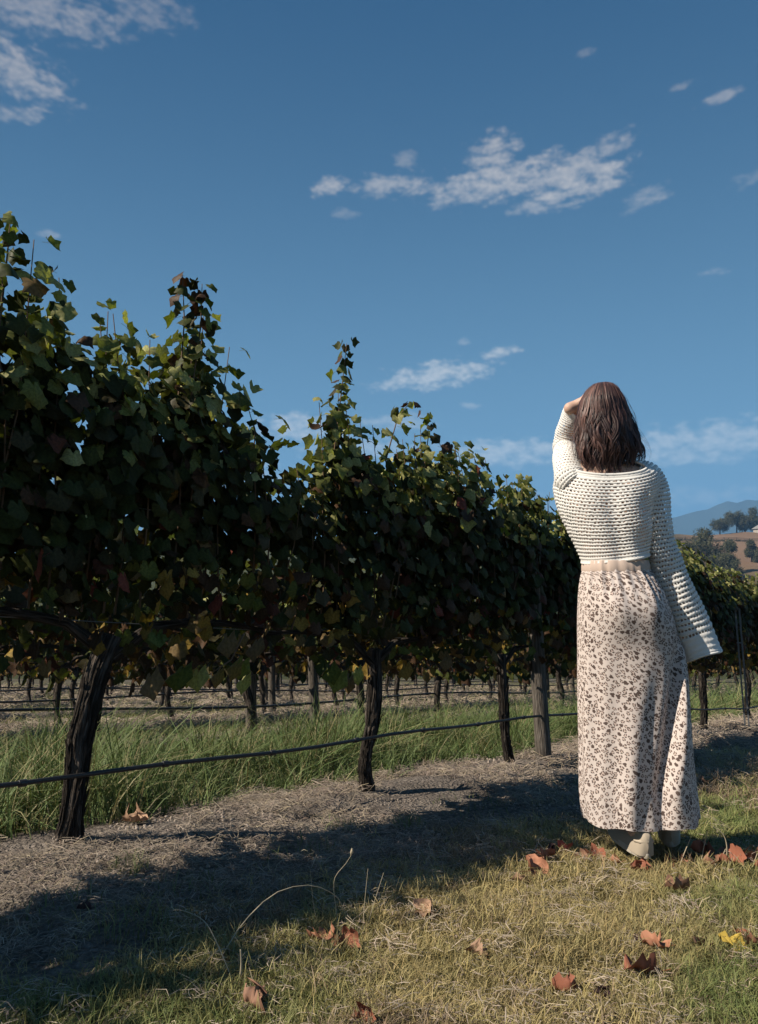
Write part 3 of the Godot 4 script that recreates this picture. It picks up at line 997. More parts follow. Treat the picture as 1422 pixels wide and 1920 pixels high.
func build_dead_leaves() -> void:
	var rust := Color(0.34, 0.135, 0.085)
	var orange := Color(0.42, 0.20, 0.125)
	var brown := Color(0.30, 0.17, 0.115)
	var tan := Color(0.46, 0.30, 0.20)
	var red := Color(0.32, 0.10, 0.075)
	var yellow := Color(0.55, 0.40, 0.08)
	var dark := Color(0.075, 0.045, 0.045)
	var list := [
		[-0.248, 1.568, 0.105, brown, 2.0, "large curled brown leaf, nearest the bottom left"],
		[-0.130, 1.933, 0.095, orange, 1.2, "orange brown leaf left in the pair below the seed head stalk"],
		[-0.075, 1.900, 0.08, rust, 1.5, "rust leaf right in the pair below the seed head stalk"],
		[0.122, 2.163, 0.085, tan, 0.9, "pale tan leaf standing at the edge of the dark shadow"],
		[-0.026, 1.512, 0.06, rust, 1.7, "small rust leaf at the bottom edge right of the large brown one"],
		[0.226, 1.841, 0.065, tan, 1.4, "small tan leaf in the middle of the dry grass"],
		[0.394, 1.676, 0.078, rust, 2.3, "tightly crumpled rust red leaf standing in the grass, low in the middle right"],
		[0.458, 1.647, 0.045, dark, 1.8, "small dark shrivelled leaf right of the crumpled rust red one"],
		[0.657, 1.906, 0.085, orange, 1.3, "bright orange brown leaf, upper one of the two in the lower right grass"],
		[0.63, 1.945, 0.045, dark, 1.6, "dark scrap of leaf touching the top of the bright orange one"],
		[0.576, 1.751, 0.10, rust, 1.1, "flat rust leaf below the bright orange one in the lower right grass"],
		[0.774, 1.921, 0.055, brown, 1.6, "small brown leaf left of the yellow one"],
		[0.844, 1.906, 0.085, yellow, 0.6, "yellow leaf lying flat at the right edge"],
		[0.90, 1.91, 0.07, orange, 0.9, "orange leaf touching the right side of the yellow one"],
		[0.897, 1.993, 0.045, red, 1.3, "small red leaf behind the yellow one"],
		[0.508, 2.600, 0.115, orange, 1.2, "reddish leaf at the shadow edge, leftmost of those left of the woman's feet"],
		[0.44, 2.483, 0.06, tan, 1.2, "small pale leaf in front of the leftmost reddish one"],
		[0.60, 2.80, 0.10, dark, 1.8, "dark leaf in the shadow left of the woman's feet"],
		[0.655, 2.82, 0.105, red, 1.5, "dark red leaf between the shadow and the beige shoe"],
		[0.770, 2.82, 0.10, rust, 1.3, "rust leaf just left of the beige shoe"],
		[0.875, 2.665, 0.085, rust, 2.0, "curled rust leaf against the heel of the beige shoe"],
		[1.055, 2.72, 0.075, orange, 1.4, "orange leaf in the grass under the rear foot"],
		[1.135, 2.78, 0.10, rust, 1.9, "upright rust leaf in the shadow right of the feet"],
		[1.19, 2.672, 0.12, rust, 1.3, "broad orange leaf lying right of the feet, largest in that heap"],
		[1.25, 2.70, 0.11, rust, 1.2, "rust leaf at the right edge of the heap right of the feet"],
		[1.12, 2.67, 0.09, brown, 1.5, "brown leaf at the left end of the heap right of the feet"],
		[1.00, 2.735, 0.075, rust, 1.6, "small rust leaf in the grass between the two feet"],
		[1.225, 2.775, 0.095, brown, 1.7, "brown leaf behind the broad one right of the feet"],
		[0.815, 2.74, 0.065, orange, 1.5, "small orange leaf touching the left side of the beige shoe"],
		[0.70, 2.72, 0.075, brown, 1.6, "small brown leaf in front of the dark red one left of the feet"],
		[0.565, 2.70, 0.085, rust, 1.6, "rust leaf behind the leftmost reddish one at the shadow edge"],
		[1.32, 2.76, 0.095, orange, 1.4, "orange leaf at the right edge level with the feet"],
		[1.27, 2.64, 0.07, rust, 1.8, "crumpled rust leaf in front of the heap at the right edge"],
		[0.885, 2.36, 0.085, brown, 1.4, "brown leaf half sunk in the grass below the rear foot"],
		[-0.998, 3.213, 0.13, tan, 1.3, "tan leaf in the green grass right of the nearest trunk"],
		[1.839, 4.46, 0.09, orange, 1.3, "orange leaf far right of the skirt hem, left of two"],
		[1.948, 4.50, 0.09, orange, 1.3, "orange leaf far right of the skirt hem, right of two"],
		[1.99, 5.6, 0.10, rust, 1.4, "rust leaf on the straw by the metal stake row, right of the skirt"],
		[-0.79, 2.15, 0.05, dark, 1.6, "dark dead leaf on the bare strip at the lower left"]]
	for i in list.size():
		var q: Array = list[i]
		var o := obj("fallen_leaf", dead_leaf_mesh(100 + i, q[4], 0.05), null)
		var mm: StandardMaterial3D = M.dead_leaf.duplicate()
		mm.albedo_color = Color(q[3]).linear_to_srgb()
		o.material_override = mm
		o.position = G(q[0], q[1], 0.010)
		o.scale = Vector3.ONE * float(q[2]) * 1.08
		o.rotation = Vector3(rng.randf_range(-0.1, 0.75), rng.randf() * TAU, rng.randf_range(-0.3, 0.3))
		tag(o, q[5], "leaf", "fallen leaves on the grass")


# ------------------------------------------------------------------ vines
var leaf_meshes: Array = []


func leaf_mesh(seed_: int, cup: float, fold: float) -> ArrayMesh:
	# a five-lobed blade with a toothed edge: ten points half way out, twenty along the edge
	var r := RandomNumberGenerator.new()
	r.seed = seed_
	var mb := MB.new()
	var bx := r.randf_range(-0.3, 0.3)
	var wob := r.randf() * TAU
	var ids := []
	for ring in 2:
		var cols := 10 if ring == 0 else 20
		var line := []
		for j in cols:
			var a := TAU * j / cols
			var away := absf(wrapf(a, -PI, PI))
			var rr := (0.60 - 0.13 * away / PI) * (0.90 + 0.10 * cos(5.0 * a))
			if ring == 1:
				rr *= (1.05 if j % 2 == 0 else 0.95) * r.randf_range(0.93, 1.07)
			if away > 2.9:
				rr *= 0.42
			rr *= 0.55 if ring == 0 else 1.0
			var x := sin(a) * rr
			var y := -cos(a) * rr
			var z: float = -cup * (x * x + y * y * 0.7) + fold * absf(x) + 0.09 * rr * cos(5.0 * a) + bx * x * y + 0.10 * rr * rr * sin(a * 2.0 + wob) * 2.0 + r.randf_range(-0.03, 0.03) * ring
			var q := 1.1 if ring == 0 and j % 2 == 0 else 0.97 - 0.05 * ring
			line.append(mb.p(Vector3(x, y, z), Color(q, q, q), Vector2(x / 1.4 + 0.5, y / 1.4 + 0.5)))
		ids.append(line)
	var centre := mb.p(Vector3.ZERO, Color(1.15, 1.15, 1.1), Vector2(0.5, 0.5))
	for j in 10:
		var k := (j + 1) % 10
		mb.tri(centre, ids[0][k], ids[0][j])
		mb.tri(ids[0][j], ids[1][(2 * j + 1) % 20], ids[1][2 * j])
		mb.tri(ids[0][j], ids[0][k], ids[1][(2 * j + 1) % 20])
		mb.tri(ids[0][k], ids[1][(2 * j + 2) % 20], ids[1][(2 * j + 1) % 20])
	mb.tube([Vector3.ZERO, Vector3(0.02, 0.2, -0.1), Vector3(0, 0.42, -0.32)], [0.013, 0.011, 0.012], 3, Color(0.9, 0.75, 0.5), false)
	return mb.mesh()


func top_at(s: float) -> float:
	# how high the shoots of the near row reach along it
	var pts := [-4.0, 2.0, -1.0, 2.0, -0.45, 2.12, -0.3, 2.12, -0.2, 1.95, -0.1, 2.04, 0.0, 2.03, 0.1, 1.96, 0.3, 1.98, 0.36, 2.10, 0.42, 2.2, 0.5, 2.1, 0.62, 2.04, 0.70, 1.90, 0.84, 1.80, 0.94, 1.62, 1.04, 1.50, 1.14, 1.60, 1.26, 1.95,
		1.38, 2.10, 1.52, 2.0, 1.62, 1.92, 1.83, 1.90, 1.95, 1.93, 2.1, 2.06, 2.2, 1.98, 2.43, 2.04, 2.73, 1.97, 2.93, 1.94, 3.3, 2.0, 3.6, 1.88, 3.93, 1.89, 4.6, 1.9, 5.4, 1.92, 6.2, 1.93, 6.9, 1.86, 7.8, 1.78, 8.3, 1.84, 9.4, 1.76, 60.0, 1.8]
	for i in range(0, pts.size() - 2, 2):
		if s < pts[i + 2]:
			return lerpf(pts[i + 1], pts[i + 3], clampf((s - pts[i]) / (pts[i + 2] - pts[i]), 0, 1))
	return 1.95


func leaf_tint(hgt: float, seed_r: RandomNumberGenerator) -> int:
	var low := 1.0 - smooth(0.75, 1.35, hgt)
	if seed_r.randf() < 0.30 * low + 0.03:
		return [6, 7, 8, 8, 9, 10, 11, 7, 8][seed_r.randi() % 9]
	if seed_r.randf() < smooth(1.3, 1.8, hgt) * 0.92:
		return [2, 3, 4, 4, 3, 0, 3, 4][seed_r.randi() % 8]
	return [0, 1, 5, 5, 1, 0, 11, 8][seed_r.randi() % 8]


func leaf_basis(normal: Vector3, tip: Vector3, size: float) -> Basis:
	var z := normal.normalized()
	var y := -(tip - z * tip.dot(z)).normalized()
	var x := y.cross(z)
	return Basis(x * size, y * size, z * size)


func along_row() -> Vector3:
	return Vector3(DX, -SLOPE * DD, -DD)


func across_row() -> Vector3:
	return Vector3(DD, SLOPE * DX, DX)


func trunk_path(kind: int, r: RandomNumberGenerator) -> Array:
	# points over the foot: along the row, across it, up
	if kind == 0:
		return [[0.0, 0.0, -0.08], [0.0, 0.0, 0.02], [0.005, 0.01, 0.12], [0.02, 0.0, 0.22], [0.03, 0.0, 0.35], [0.05, 0.01, 0.47], [0.08, 0.0, 0.57], [0.12, 0.0, 0.67], [0.16, 0.0, 0.77]]
	if kind == 1:
		return [[0.0, 0.0, -0.08], [-0.01, 0.0, 0.03], [-0.03, 0.0, 0.12], [-0.01, 0.0, 0.22], [0.03, 0.0, 0.33], [0.045, 0.0, 0.45], [0.055, 0.0, 0.58], [0.05, 0.0, 0.68], [0.04, 0.0, 0.77]]
	if kind == 2:
		return [[0.05, 0.0, -0.08], [0.03, 0.0, 0.03], [0.0, 0.0, 0.12], [-0.02, 0.0, 0.25], [-0.03, 0.0, 0.4], [-0.035, 0.0, 0.52], [-0.05, 0.0, 0.65], [-0.05, 0.0, 0.77]]
	var out := []
	var x := 0.0
	var y := 0.0
	for i in 9:
		out.append([x, y, -0.08 + 0.106 * i])
		x += r.randf_range(-0.03, 0.03)
		y += r.randf_range(-0.02, 0.02)
	return out


func grow(s: float, p: float, seed_: int, kind: int, width: float, near: bool, n_parts: int, label: String, group: String) -> Node3D:
	var r := RandomNumberGenerator.new()
	r.seed = seed_
	var foot := P(s, p)
	var t := thing("grapevine", foot)
	tag(t, label, "grapevine", group)
	var al := along_row()
	var ac := across_row()
	var path := trunk_path(kind, r)
	var pts := []
	var rad := []
	for i in path.size() - 1:   # twice as fine, with knots
		for h in 2:
			var f := h * 0.5
			var a: Array = path[i]
			var b: Array = path[i + 1]
			pts.append(al * lerpf(a[0], b[0], f) + ac * lerpf(a[1], b[1], f) + Vector3.UP * lerpf(a[2], b[2], f))
			var up := lerpf(a[2], b[2], f)
			rad.append(width * (1.18 - 0.3 * smooth(0.0, 0.12, up) + 0.22 * smooth(0.15, 0.4, up) - 0.1 * smooth(0.4, 0.75, up) + r.randf_range(-0.07, 0.07)))
	var tr := MB.new()
	tr.tube(pts, rad, 18 if near else 8, Color.WHITE, true, 0.19, seed_)
	if near:   # loose strips of bark
		for k in 64:
			var i := r.randi() % (pts.size() - 5)
			var a := r.randf() * TAU
			var strip := []
			var rr := []
			for h in 5:
				var o: Vector3 = (al * cos(a) + ac * sin(a)) * (rad[i + h] * (1.0 + ([0.16, 0.05, 0.03, 0.05, r.randf_range(0.1, 0.45)][h])))
				strip.append(pts[i + h] + o)
				rr.append([0.0015, 0.0042, 0.0050, 0.0038, 0.0015][h])
				a += r.randf_range(-0.12, 0.12)
			tr.tube(strip, rr, 4)
	obj("trunk", tr.mesh(), M.bark, t)
	var head: Vector3 = pts[pts.size() - 1]
	for side in [-1.0, 1.0]:   # the two arms tied along the wire
		var arm := MB.new()
		var ap := [head - Vector3.UP * 0.08]
		var ar := [width * 0.75]
		for k in 6:
			var f := (k + 1) / 6.0
			ap.append(head + al * side * (0.06 + 0.70 * f) + Vector3.UP * (0.05 * sin(f * 2.5) + 0.02) + ac * r.randf_range(-0.012, 0.012))
			ar.append(width * lerpf(0.6, 0.28, f))
		arm.tube(ap, ar, 8 if near else 5, Color.WHITE, true, 0.14, seed_ + 3)
		obj("arm", arm.mesh(), M.bark, t)
	# shoots rise from the arms; the leaves sit along them
	var leaves := []
	var span := 0.80
	var n_sh := 17 if near else 12
	for k in n_sh * 2:
		var f := (k / 2 + r.randf_range(0.1, 0.9)) / n_sh
		var ss := lerpf(-span, span, f)
		var side := -1.0 if k % 2 else 1.0
		var top := (top_at(s + ss) if p == 0.0 else 1.9) - r.randf_range(0.0, 0.10)
		var base := al * ss + ac * side * r.randf_range(0.0, 0.04) + Vector3.UP * 0.8
		var lean_a := r.randf_range(-0.13, 0.13)
		var lean_c := side * r.randf_range(0.01, 0.12)
		var n := 7
		var sp := []
		var sr := []
		for i in n:
			var q := float(i) / (n - 1)
			sp.append(base + al * lean_a * q + ac * (lean_c * sin(q * 2.4)) + Vector3.UP * (top - 0.84) * q + Vector3(r.randf_range(-0.012, 0.012), 0, r.randf_range(-0.012, 0.012)))
			sr.append(lerpf(0.0048, 0.0016, q))
		if near and k % 2 == 0:
			var cm := MB.new()
			cm.tube(sp, sr, 4)
			obj("cane", cm.mesh(), M.cane, t)
		var step := 0.0165 if near else 0.11
		var run := r.randf() * step
		var len_ := top - 0.84
		var flip := 1.0
		while run < len_:
			var q := run / len_
			var skirt_low := 0.24 + 0.75 * bump.get_noise_2d((s + ss) * 55.0, p * 9.0 + 4.0)
			if run < skirt_low and r.randf() < 0.85:
				run += step
				continue
			var i := mini(int(q * (n - 1)), n - 2)
			var at: Vector3 = sp[i].lerp(sp[i + 1], q * (n - 1) - i)
			var reach := r.randf_range(0.02, 0.14) * (1.0 - 0.35 * smooth(0.85, 1.0, q))
			var a := r.randf() * TAU
			var out := al * cos(a) * flip + ac * (sin(a) * 0.8 + side * 0.35)
			flip = -flip
			at += out * reach + Vector3.UP * r.randf_range(-0.05, 0.05)
			var nor := (ac * (side * r.randf_range(0.2, 1.0)) + out * 0.5 + Vector3.UP * (r.randf_range(0.0, 0.9) + 0.8 * smooth(0.7, 1.0, q) * r.randf()) + al * r.randf_range(-0.5, 0.5)).normalized()
			var tip := (Vector3.DOWN * 1.0 + out * 0.6 + al * r.randf_range(-0.5, 0.5)).normalized()
			var size := r.randf_range(0.058, 0.092) * (1.0 - 0.32 * smooth(0.85, 1.0, q)) * (1.0 if near else 1.9)
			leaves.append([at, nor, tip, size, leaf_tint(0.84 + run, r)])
			run += step * r.randf_range(0.7, 1.3) * (1.0 + 0.8 * smooth(0.70, 0.95, q))
	if near:   # the crowded middle of the row
		for k in 330:
			var at := al * r.randf_range(-span, span) + ac * r.randf_range(-0.1, 0.1)
			var top := top_at(s + at.dot(al)) - 0.32
			var nor := (ac * (1.0 if r.randf() < 0.5 else -1.0) + Vector3(r.randfn(), r.randfn(), r.randfn()) * 0.35).normalized()
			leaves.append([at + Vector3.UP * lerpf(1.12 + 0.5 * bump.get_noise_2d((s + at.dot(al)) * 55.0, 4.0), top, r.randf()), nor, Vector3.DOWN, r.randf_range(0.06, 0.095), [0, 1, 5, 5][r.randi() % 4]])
	# hanging side shoots under the arms, thinner and more autumnal
	for k in (165 if near else 60):
		var at := al * r.randf_range(-span, span) + ac * r.randf_range(-0.06 if near else -0.2, 0.2) + Vector3.UP * (0.97 - (0.36 if near else 0.48) * pow(r.randf(), 1.9))
		var nor := Vector3(r.randfn(), r.randfn() * 0.6, r.randfn()).normalized()
		leaves.append([at, nor, (Vector3.DOWN + nor * 0.3).normalized(), r.randf_range(0.05, 0.085) * (1.0 if near else 1.9), [leaf_tint(0.8, r), 6, 9, 0, 8, 2, 8, 11, 1][r.randi() % 9]])
	# single leaves where they show: the camera's side of the row and the tops
	var order := []
	for i in leaves.size():
		var a: Vector3 = leaves[i][0]
		order.append([a.dot(ac) + 0.28 * maxf(0.0, a.y - 1.55) + r.randf() * 0.03, i])
	order.sort_custom(func(a, b): return a[0] > b[0])
	var where := []
	var tint := []
	for k in order.size():
		var q: Array = leaves[order[k][1]]
		var tr3 := Transform3D(leaf_basis(q[1], q[2], q[3]), q[0])
		if k < n_parts:
			var o := MeshInstance3D.new()
			o.name = "leaf" if k == 0 else "leaf_%03d" % k
			o.mesh = leaf_meshes[r.randi() % leaf_meshes.size()]
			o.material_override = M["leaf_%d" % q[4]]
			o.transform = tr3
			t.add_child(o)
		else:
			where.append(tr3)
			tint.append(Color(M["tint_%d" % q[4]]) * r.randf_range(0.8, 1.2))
	var half := where.size() / 2
	scatter("foliage", leaf_meshes[0], M.foliage, where.slice(0, half), tint.slice(0, half), t)
	scatter("foliage", leaf_meshes[2], M.foliage, where.slice(half), tint.slice(half), t)
	return t


func extra_shoot(t: Node3D, ctl: Array, n: int, seed_: int, sizes: float) -> void:
	# a shoot that stands out of the row, built as parts of its vine; points are along the row, across and up
	var r := RandomNumberGenerator.new()
	r.seed = seed_
	var al := along_row()
	var ac := across_row()
	var pts := []
	var rad := []
	for i in 9:
		var f := i / 8.0 * (ctl.size() - 1)
		var k := mini(int(f), ctl.size() - 2)
		var q: Vector3 = ctl[k].lerp(ctl[k + 1], f - k)
		pts.append(al * q.x + ac * q.y + Vector3.UP * q.z)
		rad.append(lerpf(0.0042, 0.0014, i / 8.0))
	var cm := MB.new()
	cm.tube(pts, rad, 4)
	obj("cane", cm.mesh(), M.cane, t)
	for i in n:
		var f := float(i) / (n - 1) * 8.0
		var k := mini(int(f), 7)
		var at: Vector3 = pts[k].lerp(pts[k + 1], f - k)
		var a := i * 2.4 + r.randf()
		var out := (al * cos(a) + ac * sin(a))
		at += out * r.randf_range(0.02, 0.075) * sizes / 0.1
		var nor := (out * 0.7 + Vector3.UP * 0.5 + Vector3(r.randfn(), r.randfn(), r.randfn()) * 0.3).normalized()
		var o := obj("leaf", leaf_meshes[r.randi() % leaf_meshes.size()], M["leaf_%d" % [2, 3, 0, 4, 11, 8, 0][r.randi() % 7]], t)
		o.transform = Transform3D(leaf_basis(nor, (Vector3.DOWN + out).normalized(), sizes * r.randf_range(0.75, 1.15) * (1.0 - 0.35 * i / n)), at)


func hanging_leaf(t: Node3D, s: float, p: float, up: float, size: float, tint: int, nor: Vector3, tip: Vector3) -> void:
	var o := obj("leaf", leaf_meshes[1], M["leaf_%d" % tint], t)
	o.transform = Transform3D(leaf_basis(nor, tip, size), along_row() * s + across_row() * p + Vector3.UP * up)


func build_vines() -> void:
	leaf_meshes = [leaf_mesh(1, 0.5, 0.0), leaf_mesh(2, 0.8, 0.2), leaf_mesh(3, -0.5, 0.3), leaf_mesh(4, 1.1, -0.25), leaf_mesh(5, 0.2, 0.55), leaf_mesh(6, 0.9, 0.1), leaf_mesh(7, -0.2, -0.35)]
	var spots := [
		[-1.5, 3, 0.034, 0, "grapevine left of the picture, before the nearest trunk"],
		[0.0, 0, 0.038, 290, "nearest grapevine with thick dark shaggy trunk at the left"],
		[1.63, 1, 0.032, 300, "second grapevine of the near row, gnarled grey trunk in front of green grass"],
		[3.02, 2, 0.028, 300, "third grapevine of the near row, slim trunk just left of the wooden post"],
		[4.45, 3, 0.030, 300, "grapevine of the near row directly left of the woman, behind the wooden post"],
		[5.9, 3, 0.030, 240, "grapevine of the near row hidden mostly behind the woman"],
		[7.1, 3, 0.034, 240, "grapevine of the near row with its trunk just right of the skirt"],
		[8.7, 3, 0.03, 220, "grapevine of the near row directly behind the metal stake"],
		[10.2, 3, 0.03, 160, "grapevine of the near row at the right edge of the picture"],
		[11.7, 3, 0.03, 0, "grapevine of the near row beyond the right edge"]]
	var vines := []
	for i in spots.size():
		var q: Array = spots[i]
		vines.append(grow(q[0], 0.0, 50 + i * 7, q[1], q[2], true, q[3], q[4], "grapevines of the near row"))
	# shoots standing out of the canopy
	extra_shoot(vines[1], [Vector3(-0.34, 0.05, 1.6), Vector3(-0.31, 0.04, 2.0), Vector3(-0.30, 0.03, 2.14)], 18, 1, 0.080)
	extra_shoot(vines[1], [Vector3(0.36, 0.08, 1.6), Vector3(0.40, 0.06, 2.0), Vector3(0.40, 0.04, 2.21)], 24, 2, 0.080)
	extra_shoot(vines[1], [Vector3(0.40, 0.10, 1.6), Vector3(0.46, 0.09, 2.0), Vector3(0.47, 0.08, 2.18)], 18, 3, 0.080)
	extra_shoot(vines[2], [Vector3(-0.36, 0.06, 1.5), Vector3(-0.27, 0.05, 2.0), Vector3(-0.22, 0.04, 2.27)], 38, 4, 0.078)
	extra_shoot(vines[2], [Vector3(0.02, 0.1, 1.7), Vector3(0.10, 0.12, 1.95), Vector3(0.20, 0.13, 2.06)], 14, 5, 0.080)
	extra_shoot(vines[2], [Vector3(0.42, 0.05, 1.7), Vector3(0.46, 0.06, 1.95), Vector3(0.46, 0.05, 2.08)], 18, 6, 0.080)
	# a low branch of pale dry leaves right of the nearest trunk
	var br := MB.new()
	var al := along_row()
	var ac := across_row()
	br.tube([al * 0.62 + ac * 0.2 + Vector3.UP * 0.74, al * 0.56 + ac * 0.23 + Vector3.UP * 0.68, al * 0.50 + ac * 0.25 + Vector3.UP * 0.70], [0.004, 0.0035, 0.002], 5)
	br.tube([al * 0.56 + ac * 0.23 + Vector3.UP * 0.68, al * 0.52 + ac * 0.24 + Vector3.UP * 0.63, al * 0.42 + ac * 0.26 + Vector3.UP * 0.585], [0.0035, 0.003, 0.002], 5)
	obj("twig", br.mesh(), M.cane, vines[1])
	for q in [[0.49, 0.25, 0.70, 0.10, 9], [0.66, 0.22, 0.69, 0.11, 9], [0.54, 0.24, 0.60, 0.085, 6], [0.58, 0.23, 0.61, 0.09, 3], [0.44, 0.26, 0.575, 0.085, 6], [0.36, 0.24, 0.57, 0.10, 4], [0.28, 0.24, 0.58, 0.12, 2], [0.17, 0.22, 0.55, 0.11, 9], [0.62, 0.2, 0.55, 0.09, 4], [0.24, 0.2, 0.9, 0.085, 6], [-0.26, 0.22, 0.93, 0.10, 10], [0.47, 0.2, 0.86, 0.09, 10]]:
		hanging_leaf(vines[1], q[0], q[1], q[2], q[3], q[4], (Vector3(-0.55, 0.45, 0.6) + Vector3(rng.randfn(), rng.randfn(), rng.randfn()) * 0.15).normalized(), Vector3(rng.randf_range(-0.4, 0.4), -1, 0.2).normalized())
	for q in [[0.03, 0.22, 0.62, 0.09, 6], [0.42, 0.2, 0.66, 0.08, 9], [-0.45, 0.2, 0.58, 0.11, 3], [-0.5, 0.2, 0.61, 0.10, 2], [-0.38, 0.2, 0.56, 0.09, 9], [-0.32, 0.2, 0.60, 0.09, 4]]:
		hanging_leaf(vines[2], q[0], q[1], q[2], q[3], q[4], (Vector3(-0.55, 0.45, 0.6) + Vector3(rng.randfn(), rng.randfn(), rng.randfn()) * 0.2).normalized(), Vector3(rng.randf_range(-0.4, 0.4), -1, 0.2).normalized())
	# the rows behind: three grown, the rest copies of them
	var proto := []
	var count := 0
	for k in range(1, 11):
		var p := -ROW_GAP * k
		var s := 0.2 + 0.9 * k + rng.randf_range(0.0, 1.0) - 1.6
		var in_row := 0
		while true:
			var at := P(s, p)
			if -at.z > 36.0 or s > 26.0:
				break
			var nth: String = ["first", "second", "third", "fourth", "fifth", "sixth", "seventh", "eighth", "ninth", "tenth", "eleventh", "twelfth", "thirteenth", "fourteenth", "fifteenth", "sixteenth"][mini(in_row, 15)]
			var lab := "grapevine in the %s row back, %s from the left of that row" % [["second", "third", "fourth", "fifth"][k - 1], nth] if k < 5 and in_row < 16 else "grapevine in a far row, small between the trunks of the nearer rows"
			in_row += 1
			var made: Node3D
			if proto.size() < 4:
				made = grow(s, p, 300 + count * 11, 3, 0.036, false, 0, lab, "grapevines of the rows behind")
				proto.append(made)
			else:
				var src: Node3D = proto[rng.randi() % proto.size()]
				made = src.duplicate()
				made.name = numbered("grapevine")
				add_child(made)
				made.position = at
				made.scale = Vector3.ONE * rng.randf_range(0.93, 1.05)
			made.set_meta("label", lab)
			count += 1
			s += rng.randf_range(1.4, 1.6)
	# the near row's wires and drip line
	var dp := MB.new()
	var pts := []
	var rad := []
	for i in 60:
		var s := -3.0 + i * 0.28
		var hh := 0.255 + 0.055 * smooth(0.0, 3.3, s) - 0.13 * smooth(4.0, 9.0, s)
		var x := ROW_X + DX * s + DD * 0.05
		var d := ROW_D + DD * s - DX * 0.05
		pts.append(Vector3(x, -SLOPE * d + hh + 0.006 * sin(s * 4.3), -d))
		rad.append(0.0085)
	dp.tube(pts, rad, 8)
	var o := obj("drip_line", dp.mesh(), M.pipe)
	tag(o, "black drip irrigation line strung low along the near row of vines", "hose")
	for i in range(6, 44, 2):
		var em := MB.new()
		var a: Vector3 = pts[i]
		var b: Vector3 = pts[i + 1]
		var dir := (b - a).normalized()
		em.tube([a - dir * 0.014, a - dir * 0.012, a + dir * 0.012, a + dir * 0.014], [0.009, 0.0125, 0.0125, 0.009], 8)
		obj("emitter", em.mesh(), M.pipe, o)
	for hh in [0.80, 1.25]:
		var w := MB.new()
		var wp := []
		var wr := []
		for i in 40:
			var s := -3.0 + i * 0.42
			var x := ROW_X + DX * s
			var d := ROW_D + DD * s
			wp.append(Vector3(x, -SLOPE * d + hh, -d))
			wr.append(0.0016)
		w.tube(wp, wr, 4)
		o = obj("trellis_wire", w.mesh(), M.wire)
		tag(o, "thin trellis wire inside the near row, " + ("lower one at the arms of the vines" if hh < 1.0 else "upper one amid the leaves"), "wire", "trellis wires")
	for k in range(1, 5):
		var b := MB.new()
		var bp := []
		var br2 := []
		for i in 70:
			var s := -2.0 + i * 0.45
			var x := ROW_X + DX * s - DD * ROW_GAP * k
			var d := ROW_D + DD * s + DX * ROW_GAP * k
			bp.append(Vector3(x, -SLOPE * d + 0.33 + 0.03 * sin(s * 1.1 + k), -d))
			br2.append(0.011)
		b.tube(bp, br2, 6)
		o = obj("drip_line", b.mesh(), M.pipe)
		tag(o, ["dark drip line of the second row, seen left of the nearest trunk", "dark drip line of the third row", "dark drip line of the fourth row", "dark drip line of the fifth row"][k - 1], "hose", "drip lines of the rows behind")


func post(s: float, p: float, h: float, r0: float, lean: Vector3, label: String, group: String) -> void:
	var mb := MB.new()
	var pts := []
	var rad := []
	for i in 9:
		var f := i / 8.0
		pts.append(Vector3(0, -0.1 + (h + 0.1) * f, 0) + lean * f * h)
		rad.append(r0 * (1.0 - 0.1 * f))
	pts.append(pts[8] + Vector3(0, 0.006, 0))
	rad.append(r0 * 0.8)
	mb.tube(pts, rad, 14, Color.WHITE, true, 0.035, int(s * 10))
	var o := obj("wooden_post", mb.mesh(), M.post_wood)
	o.position = P(s, p)
	tag(o, label, "post", group)


func build_posts() -> void:
	post(3.46, 0.04, 1.62, 0.055, Vector3(-0.055, 0, 0.02), "round weathered wooden post with leaf shadows right of the third trunk", "wooden trellis posts")
	post(8.84, -2.75, 1.5, 0.05, Vector3(-0.03, 0, 0), "wooden post of the second row seen just right of the round wooden post", "wooden trellis posts")
	post(4.05, -2.75, 1.5, 0.05, Vector3(-0.05, 0, 0), "grey wooden post in the second row, left of the second trunk", "wooden trellis posts")
	post(3.45, -3.0, 1.4, 0.055, Vector3(-0.03, 0, 0), "broad dark wooden post in the second row beside the grey post", "wooden trellis posts")
	for k in 8:
		post(6.0 + 2.6 * k * (0.8 + 0.1 * (k % 3)), -ROW_GAP * (2 + k % 4), 1.5, 0.05, Vector3(-0.03, 0, 0), ["wooden post of the third row back", "wooden post of the fourth row back", "wooden post of the fifth row back", "wooden post of the sixth row back"][k % 4] + (", nearer one" if k < 4 else ", farther one"), "far trellis posts")
	# the metal stake: two thin rails side by side
	var t := thing("metal_stake", P(7.6, 0.28))
	tag(t, "grey metal stake of two thin rails by the near row at the right", "stake")
	for dx in [-0.02, 0.02]:
		var mb := MB.new()
		mb.box(Vector3(dx - 0.008, -0.05, -0.008), Vector3(dx + 0.008, 1.28, 0.008))
		var o := obj("rail", mb.mesh(true), M.steel, t)
		o.rotation.z = 0.045
	for hh in [0.9]:
		var mb := MB.new()
		mb.box(Vector3(-0.032 - hh * 0.045, hh, 0.0082), Vector3(0.032 - hh * 0.045, hh + 0.015, 0.013))
		obj("clip", mb.mesh(true), M.steel, t)
	t.rotation.y = -0.5


